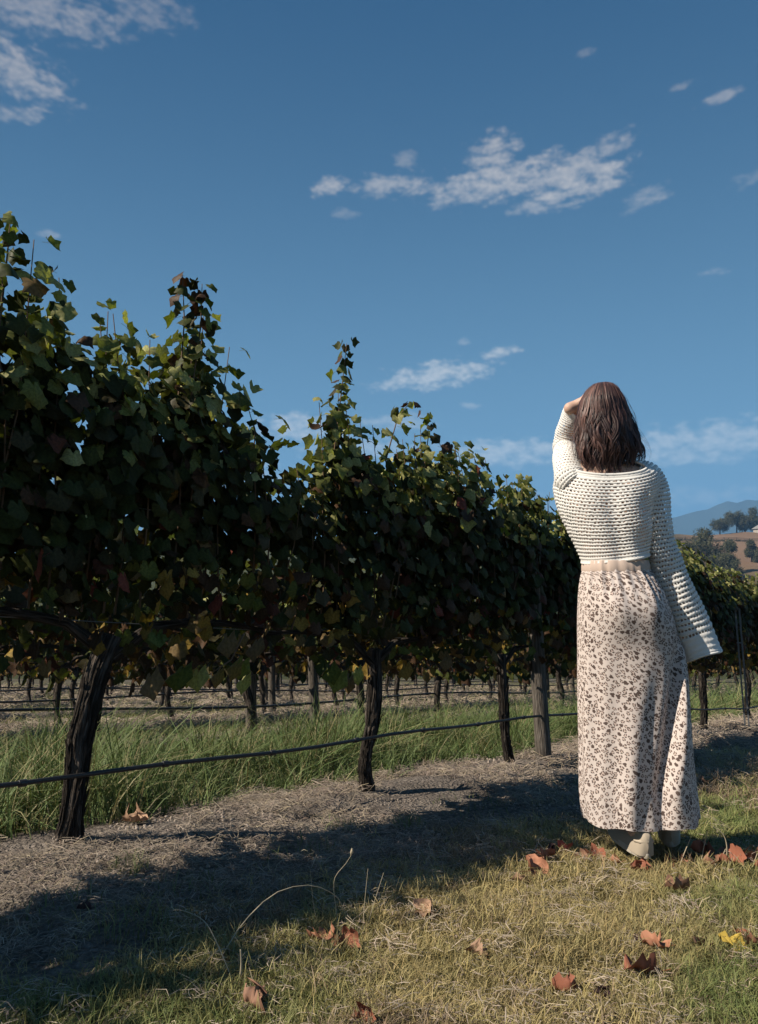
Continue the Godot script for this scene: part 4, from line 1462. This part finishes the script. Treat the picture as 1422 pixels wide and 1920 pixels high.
# ------------------------------------------------------------------ the woman
# Lengths are metres from a point on the ground between her feet: x right, y up, z towards the camera (she faces away).
func look(tab: Array, y: float) -> Array:
	# rows of [y, a, b, ...], y falling
	if y >= tab[0][0]:
		return tab[0]
	for i in tab.size() - 1:
		if y >= tab[i + 1][0]:
			var f: float = (tab[i][0] - y) / (tab[i][0] - tab[i + 1][0])
			var before: Array = tab[maxi(i - 1, 0)]
			var after: Array = tab[mini(i + 2, tab.size() - 1)]
			var out := []
			for k in tab[i].size():
				out.append(cubic_interpolate(tab[i][k], tab[i + 1][k], before[k], after[k], f))
			return out
	return tab[tab.size() - 1]


func torso(u: float, v: float) -> Vector3:
	var a := u * TAU
	var ytop := 1.402 - 0.062 * pow(absf(sin(a)), 1.3)
	var ybot := 1.040 - 0.008 * sin(a) + 0.016 * cos(a)
	var y := lerpf(ybot, ytop, v)
	var q := look([[1.41, -0.235, -0.085, 0.062], [1.395, -0.268, -0.058, 0.072], [1.375, -0.305, -0.015, 0.082], [1.35, -0.330, 0.018, 0.09], [1.31, -0.340, 0.020, 0.100], [1.23, -0.326, -0.004, 0.113], [1.14, -0.289, -0.014, 0.112], [1.07, -0.257, -0.018, 0.104], [1.01, -0.238, -0.018, 0.098]], y)
	var cx: float = (q[1] + q[2]) * 0.5
	var hw: float = (q[2] - q[1]) * 0.5
	var c := signf(cos(a)) * pow(absf(cos(a)), 0.9)
	var s := signf(sin(a)) * pow(absf(sin(a)), 0.9)
	var x := cx + hw * c
	var z: float = q[3] * s + 0.24 * (x - cx)
	# shoulder blades, the hollow of the spine, and soft cloth folds towards the right side
	if s > 0.0:
		var w := x - cx
		z += s * (0.010 * exp(-pow((absf(w + 0.01) - 0.085) / 0.05, 2.0) - pow((y - 1.27) / 0.07, 2.0)) - 0.010 * exp(-pow((w + 0.005) / 0.03, 2.0)) * smooth(1.34, 1.2, y))
		z += 0.007 * sin((w * 26.0) + (y - 1.0) * 34.0) * smooth(-0.02, 0.10, w) * smooth(1.34, 1.15, y)
	return Vector3(x, y, z)


var sleeve_path := []


func sleeve(u: float, v: float) -> Vector3:
	var f := v * (sleeve_path.size() - 1)
	var i := mini(int(f), sleeve_path.size() - 2)
	var g := f - i
	var a: Array = sleeve_path[i]
	var b: Array = sleeve_path[i + 1]
	var pre: Array = sleeve_path[maxi(i - 1, 0)]
	var post_: Array = sleeve_path[mini(i + 2, sleeve_path.size() - 1)]
	var at: Vector3 = a[0].cubic_interpolate(b[0], pre[0], post_[0], g)
	var t: Vector3 = (a[0].cubic_interpolate(b[0], pre[0], post_[0], minf(g + 0.05, 1.0)) - a[0].cubic_interpolate(b[0], pre[0], post_[0], maxf(g - 0.05, 0.0))).normalized()
	var r := lerpf(a[1], b[1], g)
	var flat := lerpf(a[2], b[2], g)
	var side := (Vector3.RIGHT - t * t.x).normalized()
	var up := t.cross(side)
	var w := u * TAU
	r *= 1.0 + 0.05 * sin(w * 2.0 + v * 9.0) * smooth(0.15, 0.4, v) + 0.03 * sin(w * 3.0 - v * 21.0) + 0.03 * sin(w + v * 33.0) * smooth(0.3, 0.5, v) * smooth(0.8, 0.6, v)
	r *= 1.0 - 0.10 * exp(-pow((v - 0.50 - 0.02 * cos(w)) / 0.022, 2.0)) * (0.5 + 0.5 * cos(w + 2.2))
	at += t * 0.010 * sin(w * 2.0 + 1.0) * smooth(0.85, 1.0, v)
	return at + side * cos(w) * r + up * sin(w) * r * flat


func knit(surf: Callable, rows: int, stitches: int, solid_lo: int, solid_hi: int) -> ArrayMesh:
	var mb := MB.new()
	var cols := stitches * 2
	var prof := [[0.0, 0.0], [0.2, 0.9], [0.44, 1.0], [0.65, 0.1]]
	var lines_ := []
	for k in rows:
		for q in prof:
			var v: float = (k + q[0]) / rows
			var ids := []
			for j in cols:
				var u := (j + 0.35 * bump.get_noise_2d(j * 97.0, k * 131.0)) / cols
				var v_even := v
				v = clampf(v_even + (0.30 * bump.get_noise_2d(j * 7.0 + 11.0, k * 23.0) + 0.22 * bump.get_noise_2d(j * 140.0, k * 90.0 + q[0] * 60.0)) / rows * sin(PI * v_even), 0.0, 1.0)
				var at: Vector3 = surf.call(u, v)
				var du: Vector3 = surf.call(u + 0.01, v) - surf.call(u - 0.01, v)
				var dv: Vector3 = surf.call(u, minf(v + 0.01, 1.0)) - surf.call(u, maxf(v - 0.01, 0.0))
				var nrm := du.cross(dv).normalized()
				var mid: Vector3 = (at + surf.call(u + 0.5, v)) * 0.5
				if nrm.dot(at - mid) < 0.0:
					nrm = -nrm
				var loop := 0.0007 if j % 2 else -0.0007
				ids.append(mb.p(at + nrm * ((0.0019 + 0.0012 * bump.get_noise_2d(j * 60.0, k * 77.0)) * q[1] + (loop if q[1] > 0.5 else 0.0) + 0.001)))
				v = v_even
			lines_.append(ids)
	for k in rows:
		for i in 3:
			for j in cols:
				var n := (j + 1) % cols
				mb.quad(lines_[k * 4 + i][j], lines_[k * 4 + i][n], lines_[k * 4 + i + 1][n], lines_[k * 4 + i + 1][j])
		if k == rows - 1:
			continue
		var solid := k < solid_lo or k >= rows - 1 - solid_hi
		for j in cols:
			var n := (j + 1) % cols
			if solid:
				mb.quad(lines_[k * 4 + 3][j], lines_[k * 4 + 3][n], lines_[k * 4 + 4][n], lines_[k * 4 + 4][j])
			elif (j + (k % 2)) % 2 == 0:
				# the short stem between two holes: the middle part of every second segment
				var e := []
				for x in [[lines_[k * 4 + 3], 0.1], [lines_[k * 4 + 3], 0.9], [lines_[k * 4 + 4], 0.9], [lines_[k * 4 + 4], 0.1]]:
					e.append(mb.p(mb.v[x[0][j]].lerp(mb.v[x[0][n]], x[1])))
				mb.quad(e[0], e[1], e[2], e[3])
	return mb.mesh()


func skirt_at(a: float, v: float) -> Vector3:
	var y := lerpf(1.006, 0.110 + 0.010 * cos(a), v)
	var q := look([[1.01, -0.238, -0.020, 0.096], [0.975, -0.246, 0.000, 0.107], [0.91, -0.257, 0.033, 0.126], [0.86, -0.262, 0.050, 0.135], [0.80, -0.265, 0.071, 0.135], [0.71, -0.267, 0.096, 0.128], [0.54, -0.269, 0.110, 0.126], [0.35, -0.268, 0.120, 0.132], [0.20, -0.266, 0.129, 0.140], [0.09, -0.256, 0.136, 0.144]], y)
	var cx: float = (q[1] + q[2]) * 0.5
	var hw: float = (q[2] - q[1]) * 0.5
	var c := signf(cos(a)) * pow(absf(cos(a)), 0.88)
	var s := signf(sin(a)) * pow(absf(sin(a)), 0.88)
	var x := cx + hw * c
	var z: float = q[3] * s + 0.13 * (x - cx)
	var low := 1.0 - y
	if s > 0.0:
		z += s * 0.026 * exp(-pow((y - 0.86) / 0.09, 2.0)) * (exp(-pow((x - cx + 0.062) / 0.06, 2.0)) + exp(-pow((x - cx - 0.062) / 0.06, 2.0)))
	# one deep fold from the right hip to the hem, and shallow ones
	var xf := lerpf(0.082, -0.03, clampf((0.86 - y) / 0.62, 0, 1))
	var k := smooth(0.90, 0.66, y) * (0.55 + 0.45 * smooth(0.1, 0.3, y))
	var d := -0.040 * k * exp(-pow((x - xf) / 0.024, 2.0)) + 0.022 * k * exp(-pow((x - xf - 0.052) / 0.026, 2.0))
	var xg := lerpf(0.06, 0.10, clampf((0.80 - y) / 0.6, 0, 1))
	d += -0.018 * k * exp(-pow((x - xg - 0.02) / 0.012, 2.0))
	var xh := lerpf(-0.05, -0.15, clampf((0.82 - y) / 0.7, 0, 1))
	d += 0.010 * smooth(0.85, 0.5, y) * exp(-pow((x - xh) / 0.035, 2.0)) - 0.008 * smooth(0.8, 0.5, y) * exp(-pow((x - xh - 0.06) / 0.03, 2.0))
	if s > 0.0:
		z += d * minf(1.0, s * 2.2)
	var ripple := ((0.0040 * sin(a * 29.0) + 0.0030 * sin(a * 17.0 + 1.0)) * exp(-pow((y - 0.97) / 0.07, 2.0)) + 0.006 * smooth(0.7, 0.1, y) * sin(a * 7.0 + low * 2.0) + 0.003 * sin(a * 13.0 - low * 5.0) * smooth(0.9, 0.4, y))
	return Vector3(x + ripple * c, y + 0.004 * sin(a * 7.0) * v, z + ripple * s)


func build_skirt(who: Node3D) -> void:
	var mb := MB.new()
	var rows := 90
	var cols := 150
	for i in rows + 1:
		var run := 0.0
		var was := Vector3.ZERO
		var v := float(i) / rows
		for j in cols + 1:
			var at := skirt_at(-PI / 2 + TAU * j / cols, v)
			if j:
				run += (at - was).length()
			was = at
			mb.p(at, Color.WHITE, Vector2((run - 0.45) / 0.62, at.y / 0.62))
	mb.sheet(0, rows + 1, cols + 1, false)
	var o := obj("skirt", mb.mesh(), M.skirt, who)
	o.set_meta("label", "long leopard print skirt, pale pink with dark brown rosettes")
	var wb := MB.new()
	var n := 72
	for i in 5:
		for j in n + 1:
			var a := -PI / 2 + TAU * j / n
			var at := skirt_at(a, 0.0)
			var prof: Array = [[-0.014, 0.001], [-0.010, 0.004], [0.008, 0.0035], [0.027, -0.001], [0.028, -0.006]][i]
			at += Vector3(cos(a), 0, sin(a)) * (prof[1] + 0.0012 * sin(a * 50.0)) + Vector3.UP * prof[0]
			wb.p(at, Color.WHITE, Vector2(a * 0.13 / 0.62, at.y / 0.62 + 0.3))
	wb.sheet(0, 5, n + 1, false)
	obj("waistband", wb.mesh(), M.waistband, o).set_meta("label", "plain beige elastic waistband")


class Field:
	# signed distance on a grid, joined softly, meshed with surface nets
	var lo: Vector3
	var cell: float
	var nx: int
	var ny: int
	var nz: int
	var f := PackedFloat32Array()

	func _init(a: Vector3, b: Vector3, size: float) -> void:
		lo = a
		cell = size
		nx = int((b.x - a.x) / size) + 2
		ny = int((b.y - a.y) / size) + 2
		nz = int((b.z - a.z) / size) + 2
		f.resize(nx * ny * nz)
		f.fill(0.2)

	func bone(a: Vector3, b: Vector3, ra: float, rb: float, k: float, squash := 1.0) -> void:
		var m := maxf(ra, rb) + k + cell * 2.0
		var x0 := maxi(0, int((minf(a.x, b.x) - m - lo.x) / cell))
		var x1 := mini(nx - 1, int((maxf(a.x, b.x) + m - lo.x) / cell) + 1)
		var y0 := maxi(0, int((minf(a.y, b.y) - m - lo.y) / cell))
		var y1 := mini(ny - 1, int((maxf(a.y, b.y) + m - lo.y) / cell) + 1)
		var z0 := maxi(0, int((minf(a.z, b.z) - m - lo.z) / cell))
		var z1 := mini(nz - 1, int((maxf(a.z, b.z) + m - lo.z) / cell) + 1)
		var ab := b - a
		var l2 := maxf(ab.length_squared(), 1e-9)
		for z in range(z0, z1 + 1):
			for y in range(y0, y1 + 1):
				for x in range(x0, x1 + 1):
					var p := lo + Vector3(x, y, z) * cell
					var t := clampf((p - a).dot(ab) / l2, 0.0, 1.0)
					var q := p - a - ab * t
					q.z /= squash
					var d := q.length() - lerpf(ra, rb, t)
					var i := (z * ny + y) * nx + x
					var o := f[i]
					var h := maxf(k - absf(o - d), 0.0) / k
					f[i] = minf(o, d) - h * h * k * 0.25

	func add_to(mb: MB, col: Color) -> void:
		var at := {}
		var sy := nx
		var sz := nx * ny
		var offs := [0, 1, sy, sy + 1, sz, sz + 1, sz + sy, sz + sy + 1]
		var edges := [[0, 1], [2, 3], [4, 5], [6, 7], [0, 2], [1, 3], [4, 6], [5, 7], [0, 4], [1, 5], [2, 6], [3, 7]]
		var corner := [Vector3(0, 0, 0), Vector3(1, 0, 0), Vector3(0, 1, 0), Vector3(1, 1, 0), Vector3(0, 0, 1), Vector3(1, 0, 1), Vector3(0, 1, 1), Vector3(1, 1, 1)]
		for z in nz - 1:
			for y in ny - 1:
				var row := (z * ny + y) * nx
				for x in nx - 1:
					var i := row + x
					var v0 := f[i]
					if v0 > cell * 2.5 or v0 < -cell * 2.5:
						continue
					var n := 0
					for o in offs:
						if f[i + o] < 0.0:
							n += 1
					if n == 0 or n == 8:
						continue
					var sum := Vector3.ZERO
					var cnt := 0
					for e in edges:
						var fa := f[i + offs[e[0]]]
						var fb := f[i + offs[e[1]]]
						if (fa < 0.0) != (fb < 0.0):
							sum += corner[e[0]].lerp(corner[e[1]], fa / (fa - fb))
							cnt += 1
					at[i] = mb.p(lo + (Vector3(x, y, z) + sum / cnt) * cell, col)
		for i in at:
			for e in [[1, sy, sz], [sy, sz, 1], [sz, 1, sy]]:
				var a := f[i]
				var j: int = i + e[0]
				if (a < 0.0) == (f[j] < 0.0):
					continue
				var p: int = i - e[1]
				var q: int = i - e[2]
				var r: int = i - e[1] - e[2]
				if at.has(p) and at.has(q) and at.has(r):
					if a < 0.0:
						mb.quad(at[i], at[q], at[r], at[p])
					else:
						mb.quad(at[i], at[p], at[r], at[q])


func hand(mb: MB, wrist: Vector3, along: Vector3, across: Vector3, curl: float, size := 1.0) -> void:
	# across points from the little finger to the thumb
	var f := Field.new(wrist - Vector3.ONE * 0.17, wrist + Vector3.ONE * 0.17, 0.0036)
	var palm_n := along.cross(across).normalized()
	var bend := -palm_n
	f.bone(wrist - along * 0.03, wrist + along * 0.01, 0.024, 0.022, 0.01)
	for k in 4:
		var o := (k - 1.5) * 0.0185
		f.bone(wrist + along * 0.012 + across * o * 0.55, wrist + along * 0.08 * size + across * o, 0.0135, 0.0108, 0.012)
	var lens_ := [0.062, 0.078, 0.084, 0.076]
	for k in 4:
		var o := (k - 1.5) * 0.0195
		var at := wrist + along * 0.080 * size + across * o
		var dir := (along + across * (k - 1.5) * 0.07).normalized()
		for j in 3:
			dir = (dir * cos(curl * (0.6 + 0.25 * j)) + bend * sin(curl * (0.6 + 0.25 * j))).normalized()
			var l: float = lens_[k] * [0.45, 0.31, 0.24][j] * size
			f.bone(at, at + dir * l, 0.0092 - 0.001 * j, 0.0086 - 0.0011 * j, 0.004)
			at += dir * l
	var tb := wrist + along * 0.025 + across * 0.022
	var td := (along * 0.75 + across * 0.7 + bend * 0.3).normalized()
	f.bone(wrist + along * 0.012, tb, 0.017, 0.0145, 0.01)
	f.bone(tb, tb + td * 0.042, 0.0135, 0.0105, 0.006)
	f.bone(tb + td * 0.042, tb + td * 0.042 + (td * 0.8 + along * 0.5).normalized() * 0.03, 0.0103, 0.0082, 0.004)
	f.add_to(mb, Color.WHITE)


func build_body(who: Node3D) -> void:
	var mb := MB.new()
	var f := Field.new(Vector3(-0.48, -0.02, -0.42), Vector3(0.42, 1.76, 0.26), 0.013)
	# trunk: it leans with the clothes, right side nearer to the camera
	f.bone(Vector3(-0.168, 1.0, -0.012), Vector3(-0.222, 1.27, -0.015), 0.050, 0.074, 0.03)
	f.bone(Vector3(-0.084, 1.0, 0.012), Vector3(-0.088, 1.27, 0.015), 0.050, 0.074, 0.03)
	f.bone(Vector3(-0.133, 1.0, 0.0), Vector3(-0.16, 1.26, 0.0), 0.068, 0.084, 0.03)
	f.bone(Vector3(-0.164, 0.88, 0.01), Vector3(-0.168, 1.0, -0.01), 0.060, 0.050, 0.03)
	f.bone(Vector3(-0.065, 0.88, 0.02), Vector3(-0.084, 1.0, 0.01), 0.064, 0.054, 0.03)
	f.bone(Vector3(-0.165, 1.325, 0.0), Vector3(-0.01, 1.315, 0.025), 0.045, 0.038, 0.05)
	f.bone(Vector3(-0.165, 1.325, 0.0), Vector3(-0.285, 1.318, -0.02), 0.045, 0.038, 0.05)
	f.bone(Vector3(-0.165, 1.385, 0.005), Vector3(-0.05, 1.345, 0.02), 0.042, 0.034, 0.04)
	f.bone(Vector3(-0.165, 1.385, -0.005), Vector3(-0.275, 1.338, -0.025), 0.042, 0.034, 0.04)
	# neck and head
	f.bone(Vector3(-0.165, 1.335, 0.0), Vector3(-0.16, 1.47, -0.02), 0.055, 0.05, 0.04)
	f.bone(Vector3(-0.162, 1.60, 0.0), Vector3(-0.162, 1.578, -0.03), 0.066, 0.066, 0.04)
	f.bone(Vector3(-0.16, 1.55, -0.045), Vector3(-0.16, 1.50, -0.07), 0.055, 0.035, 0.04)
	f.bone(Vector3(-0.16, 1.565, -0.108), Vector3(-0.16, 1.538, -0.128), 0.011, 0.014, 0.02)
	f.bone(Vector3(-0.175, 1.512, -0.108), Vector3(-0.145, 1.512, -0.108), 0.010, 0.010, 0.012)
	# right arm inside its sleeve
	f.bone(Vector3(-0.01, 1.315, 0.025), Vector3(0.035, 1.06, 0.02), 0.040, 0.034, 0.03)
	f.bone(Vector3(0.035, 1.06, 0.02), Vector3(0.125, 0.84, 0.0), 0.033, 0.024, 0.02)
	# left arm, lifted to the brow
	f.bone(Vector3(-0.282, 1.318, -0.02), Vector3(-0.256, 1.49, -0.215), 0.040, 0.028, 0.02)
	f.bone(Vector3(-0.256, 1.49, -0.215), Vector3(-0.230, 1.632, -0.125), 0.027, 0.021, 0.01)
	# legs
	f.bone(Vector3(-0.178, 0.85, 0.0), Vector3(-0.15, 0.48, 0.0), 0.066, 0.052, 0.03)
	f.bone(Vector3(-0.15, 0.48, 0.0), Vector3(-0.101, 0.09, 0.075), 0.052, 0.029, 0.02)
	f.bone(Vector3(-0.05, 0.85, 0.0), Vector3(0.02, 0.48, -0.06), 0.066, 0.052, 0.03)
	f.bone(Vector3(0.02, 0.48, -0.06), Vector3(0.080, 0.09, -0.077), 0.052, 0.029, 0.02)
	f.bone(Vector3(-0.101, 0.09, 0.075), Vector3(-0.102, 0.045, -0.02), 0.026, 0.018, 0.01)
	f.bone(Vector3(0.080, 0.09, -0.077), Vector3(0.098, 0.04, -0.16), 0.026, 0.018, 0.01)
	f.add_to(mb, Color.WHITE)
	hand(mb, Vector3(-0.230, 1.638, -0.118), Vector3(0.78, 0.36, -0.12).normalized(), Vector3(-0.25, 0.1, 1.0).normalized(), 0.30, 0.92)
	hand(mb, Vector3(0.125, 0.835, 0.0), Vector3(0.36, -0.93, 0.0).normalized(), Vector3(-0.1, -0.05, -1.0).normalized(), 0.3)
	obj("body", mb.mesh(), M.skin, who)
	var rg := MB.new()
	var ring := []
	for i in 17:
		var a := TAU * i / 16.0
		ring.append(Vector3(-0.158, 1.662, -0.135) + Vector3(0.86, -0.3, 0.1).normalized() * cos(a) * 0.0105 + Vector3(0.1, 0.2, 1).normalized() * sin(a) * 0.0105)
	var rr := []
	rr.resize(17)
	rr.fill(0.0018)
	rg.tube(ring, rr, 5, Color.WHITE, false)
	obj("ring", rg.mesh(), M.dark_metal, who)


func hair_at(a: float, y: float) -> Vector3:
	var q := look([[1.703, -0.168, -0.150, -0.03, -0.01], [1.699, -0.182, -0.136, -0.05, 0.015], [1.690, -0.198, -0.121, -0.075, 0.040], [1.672, -0.214, -0.109, -0.090, 0.060], [1.63, -0.232, -0.093, -0.096, 0.080], [1.56, -0.245, -0.072, -0.088, 0.092], [1.48, -0.250, -0.054, -0.070, 0.096], [1.42, -0.248, -0.042, -0.055, 0.094], [1.33, -0.236, -0.052, -0.05, 0.088]], y)
	var cx: float = (q[1] + q[2]) * 0.5
	var hw: float = (q[2] - q[1]) * 0.5
	var zc: float = (q[3] + q[4]) * 0.5
	var hz: float = (q[4] - q[3]) * 0.5
	return Vector3(cx + hw * cos(a), y, zc + hz * sin(a))


func build_hair(who: Node3D) -> void:
	var r := RandomNumberGenerator.new()
	r.seed = 31
	var mb := MB.new()
	var ys := [1.703, 1.700, 1.695, 1.687, 1.672, 1.65, 1.62, 1.58, 1.54, 1.50, 1.46, 1.43, 1.40, 1.385]
	var cols := 60
	for y in ys:
		for j in cols + 1:
			var a := deg_to_rad(lerpf(-38, 218, float(j) / cols)) if y < 1.66 else deg_to_rad(lerpf(-89, 269, float(j) / cols))
			var at := hair_at(a, y)
			at = at.lerp(Vector3(-0.16, y, -0.01), 0.06 + 0.05 * smooth(1.55, 1.42, y))
			at.y += 0.012 * sin(j * 1.9) * smooth(1.47, 1.42, y)
			mb.p(at, Color(0.026, 0.017, 0.015))
	mb.sheet(0, ys.size(), cols + 1, false)
	var guides := 92
	for g_ in guides + 40:
		var fly := g_ >= guides
		var a0 := deg_to_rad(lerpf(-44, 224, (g_ + r.randf()) / guides)) if not fly else deg_to_rad(r.randf_range(-30, 210))
		var y0 := 1.703 if g_ % 4 else r.randf_range(1.56, 1.67)
		var x_here := hair_at(a0, 1.42).x
		var end := 1.388 + 0.020 * r.randfn()
		# the middle locks reach lowest; the ends lift towards the right shoulder
		end -= 0.048 * exp(-pow((x_here + 0.180) / 0.030, 2.0)) * (1.0 if sin(a0) > 0.3 else 0.0)
		end += 0.016 * smooth(-0.14, -0.05, x_here)
		end = clampf(end, 1.332, 1.43)
		var ph := r.randf() * TAU
		var wave := r.randf_range(0.006, 0.022)
		var fr := r.randf_range(34.0, 54.0)
		var out := r.randf_range(-0.006, 0.012)
		var drift := r.randf_range(-0.20, 0.20)
		var tone0 := r.randf()
		var spread := deg_to_rad(r.randf_range(3.0, 7.0))
		for k in (11 if not fly else 3):
			var off := r.randfn() * spread
			var tone := clampf(tone0 + r.randf_range(-0.25, 0.25), 0, 1)
			var col := Color(0.034, 0.019, 0.018).lerp(Color(0.190, 0.104, 0.088), tone * tone)
			var wide := r.randf_range(0.0018, 0.0046) if not fly else 0.0006
			var my_end := end + r.randf_range(-0.030, 0.042)
			var lift := r.randf_range(-0.003, 0.004)
			var my_ph := ph + r.randf_range(-0.5, 0.5)
			var n := 22
			var prev := []
			for i in n:
				var f := float(i) / (n - 1)
				var y := lerpf(y0, my_end, pow(f, 1.2))
				var g := smooth(1.67, 1.47, y)
				var gather := 1.0 - 0.72 * smooth(0.35, 1.0, f) * (1.0 if not fly else 0.0)
				var aa := a0 + off * gather + drift * f + wave * 6.0 * g * sin(y * fr + my_ph) + 0.6 * wave * sin(y * 91.0 + ph)
				var c := hair_at(aa, y)
				var radial := c - Vector3(-0.16, y, -0.005)
				radial.y = 0.0
				radial = radial.normalized() if radial.length() > 0.002 else Vector3.UP
				var o := out * smooth(1.70, 1.62, y) + lift + wave * 0.7 * g * cos(y * fr * 0.8 + my_ph * 1.3) - 0.010 * smooth(1.42, 1.36, y)
				if fly:
					o += 0.003 + 0.034 * f * f * absf(sin(ph)) + 0.006 * sin(f * 7.0 + ph)
				c += radial * o
				var tang := radial.cross(Vector3.UP).normalized()
				if tang.length() < 0.5:
					tang = Vector3.RIGHT
				var w := wide * (1.0 - 0.85 * smooth(0.7, 1.0, f)) * (0.5 + 0.5 * smooth(0.0, 0.2, f))
				var ids := [mb.p(c - tang * w - radial * w * 0.25, col), mb.p(c + radial * w * 0.6, col * 1.1), mb.p(c + tang * w - radial * w * 0.25, col)]
				if prev:
					mb.quad(prev[0], prev[1], ids[1], ids[0])
					mb.quad(prev[1], prev[2], ids[2], ids[1])
				prev = ids
	obj("hair", mb.mesh(), M.hair, who)


func build_shoe(who: Node3D, at: Vector3, turn: float) -> void:
	var prof := [[0.108, 0.001, 0.030], [0.107, 0.013, 0.058], [0.101, 0.025, 0.072], [0.085, 0.031, 0.082], [0.055, 0.035, 0.086], [0.02, 0.036, 0.080], [-0.03, 0.040, 0.066], [-0.08, 0.044, 0.050], [-0.12, 0.042, 0.040], [-0.145, 0.033, 0.032], [-0.158, 0.018, 0.022]]
	var mb := MB.new()
	var n := 18
	for q in prof:
		for j in n:
			var a := PI * j / (n - 1)
			var c := signf(cos(a)) * pow(absf(cos(a)), 0.6)
			var s := pow(sin(a), 0.75)
			mb.p(Vector3(q[1] * c * (1.0 - 0.18 * s * s), 0.012 + q[2] * s, q[0] + 0.008 * s * (1.0 if q[0] > 0.08 else 0.0)))
	mb.sheet(0, prof.size(), n, false)
	var o := obj("shoe", mb.mesh(), M.shoe, who)
	o.position = at
	o.rotation.y = turn
	var so := MB.new()
	for q in [[0.0, 0.94], [0.004, 1.0], [0.021, 1.0], [0.024, 0.95]]:
		for j in 40:
			var a := TAU * j / 40
			var w := 0.040 + 0.007 * sin(a) * -1.0
			so.p(Vector3(cos(a) * w * q[1], q[0], -0.027 + signf(sin(a)) * pow(absf(sin(a)), 0.8) * 0.138 * q[1]))
	so.sheet(0, 4, 40, true)
	obj("sole", so.mesh(), M.sole, o)
	var hl := MB.new()   # the heel tab and the strap over the back
	hl.tube([Vector3(-0.031, 0.055, 0.075), Vector3(-0.022, 0.058, 0.101), Vector3(0, 0.06, 0.1115), Vector3(0.022, 0.058, 0.101), Vector3(0.031, 0.055, 0.075)], [0.005, 0.006, 0.006, 0.006, 0.005], 6)
	obj("heel_strap", hl.mesh(), M.shoe, o)
	var co := MB.new()
	var ring := []
	var rad := []
	for j in 21:
		var a := TAU * j / 20.0
		ring.append(Vector3(cos(a) * 0.031, 0.088 - 0.006 * sin(a), 0.050 + sin(a) * 0.042))
		rad.append(0.006)
	co.tube(ring, rad, 6, Color.WHITE, false)
	obj("collar", co.mesh(), M.shoe, o)


func build_person() -> void:
	var who := thing("person", Vector3(1.0, -SLOPE * 2.84 - 0.012, -2.84))
	tag(who, "woman seen from behind in cream knit top and leopard print skirt, left hand raised", "person")
	build_body(who)
	build_hair(who)
	var rows := 27
	var top := obj("knit_top", knit(torso, rows, 72, 1, 1), M.knit, who)
	top.set_meta("label", "cropped cream open knit top with long flared sleeves")
	for v in [0.0, 1.0]:
		var hem := MB.new()
		var ring := []
		var rad := []
		for j in 61:
			var at := torso(j / 60.0, v)
			ring.append(at)
			rad.append(0.0055)
		hem.tube(ring, rad, 7, Color.WHITE, false)
		obj("hem" if v == 0.0 else "neckband", hem.mesh(), M.knit, top)
	var rs := [
		[Vector3(-0.045, 1.352, 0.012), 0.050, 0.95], [Vector3(-0.012, 1.335, 0.02), 0.058, 1.0], [Vector3(0.008, 1.285, 0.025), 0.053, 1.05], [Vector3(0.018, 1.20, 0.025), 0.051, 1.05], [Vector3(0.030, 1.11, 0.022), 0.051, 1.05], [Vector3(0.052, 1.02, 0.018), 0.054, 1.05],
		[Vector3(0.090, 0.92, 0.012), 0.057, 1.1], [Vector3(0.133, 0.815, 0.006), 0.060, 1.15], [Vector3(0.179, 0.698, 0.0), 0.066, 1.2]]
	sleeve_path = rs
	var s1 := obj("sleeve", knit(sleeve, 48, 32, 1, 3), M.knit, top)
	cuff(s1)
	sleeve_path = [
		[Vector3(-0.274, 1.312, 0.006), 0.046, 1.0], [Vector3(-0.284, 1.335, -0.012), 0.059, 1.0], [Vector3(-0.280, 1.378, -0.055), 0.055, 0.95], [Vector3(-0.271, 1.424, -0.120), 0.050, 0.95], [Vector3(-0.262, 1.462, -0.185), 0.047, 0.95],
		[Vector3(-0.254, 1.500, -0.222), 0.046, 0.95], [Vector3(-0.247, 1.540, -0.208), 0.046, 0.95], [Vector3(-0.240, 1.575, -0.182), 0.044, 0.95], [Vector3(-0.233, 1.605, -0.160), 0.041, 1.0], [Vector3(-0.229, 1.626, -0.134), 0.040, 1.0]]
	var s2 := obj("sleeve", knit(sleeve, 38, 31, 1, 3), M.knit, top)
	cuff(s2)
	build_skirt(who)
	build_shoe(who, Vector3(-0.098, 0.014, 0.03), 0.12)
	build_shoe(who, Vector3(0.085, 0.0, -0.12), -0.3)


func cuff(s: Node3D) -> void:
	var hem := MB.new()
	var ring := []
	var rad := []
	for j in 41:
		ring.append(sleeve(j / 40.0, 1.0))
		rad.append(0.0045)
	hem.tube(ring, rad, 7, Color.WHITE, false)
	obj("cuff", hem.mesh(), M.knit, s)


func _ready() -> void:
	rng.seed = 4242
	bump.seed = 3
	bump.frequency = 0.05
	bump.fractal_octaves = 3
	broad.seed = 8
	broad.frequency = 0.02
	broad.fractal_octaves = 4
	camera_and_light()
	materials()
	build_ground()
	build_far()
	build_vines()
	build_posts()
	build_person()
	build_grass()
	build_weeds()
	build_dead_leaves()
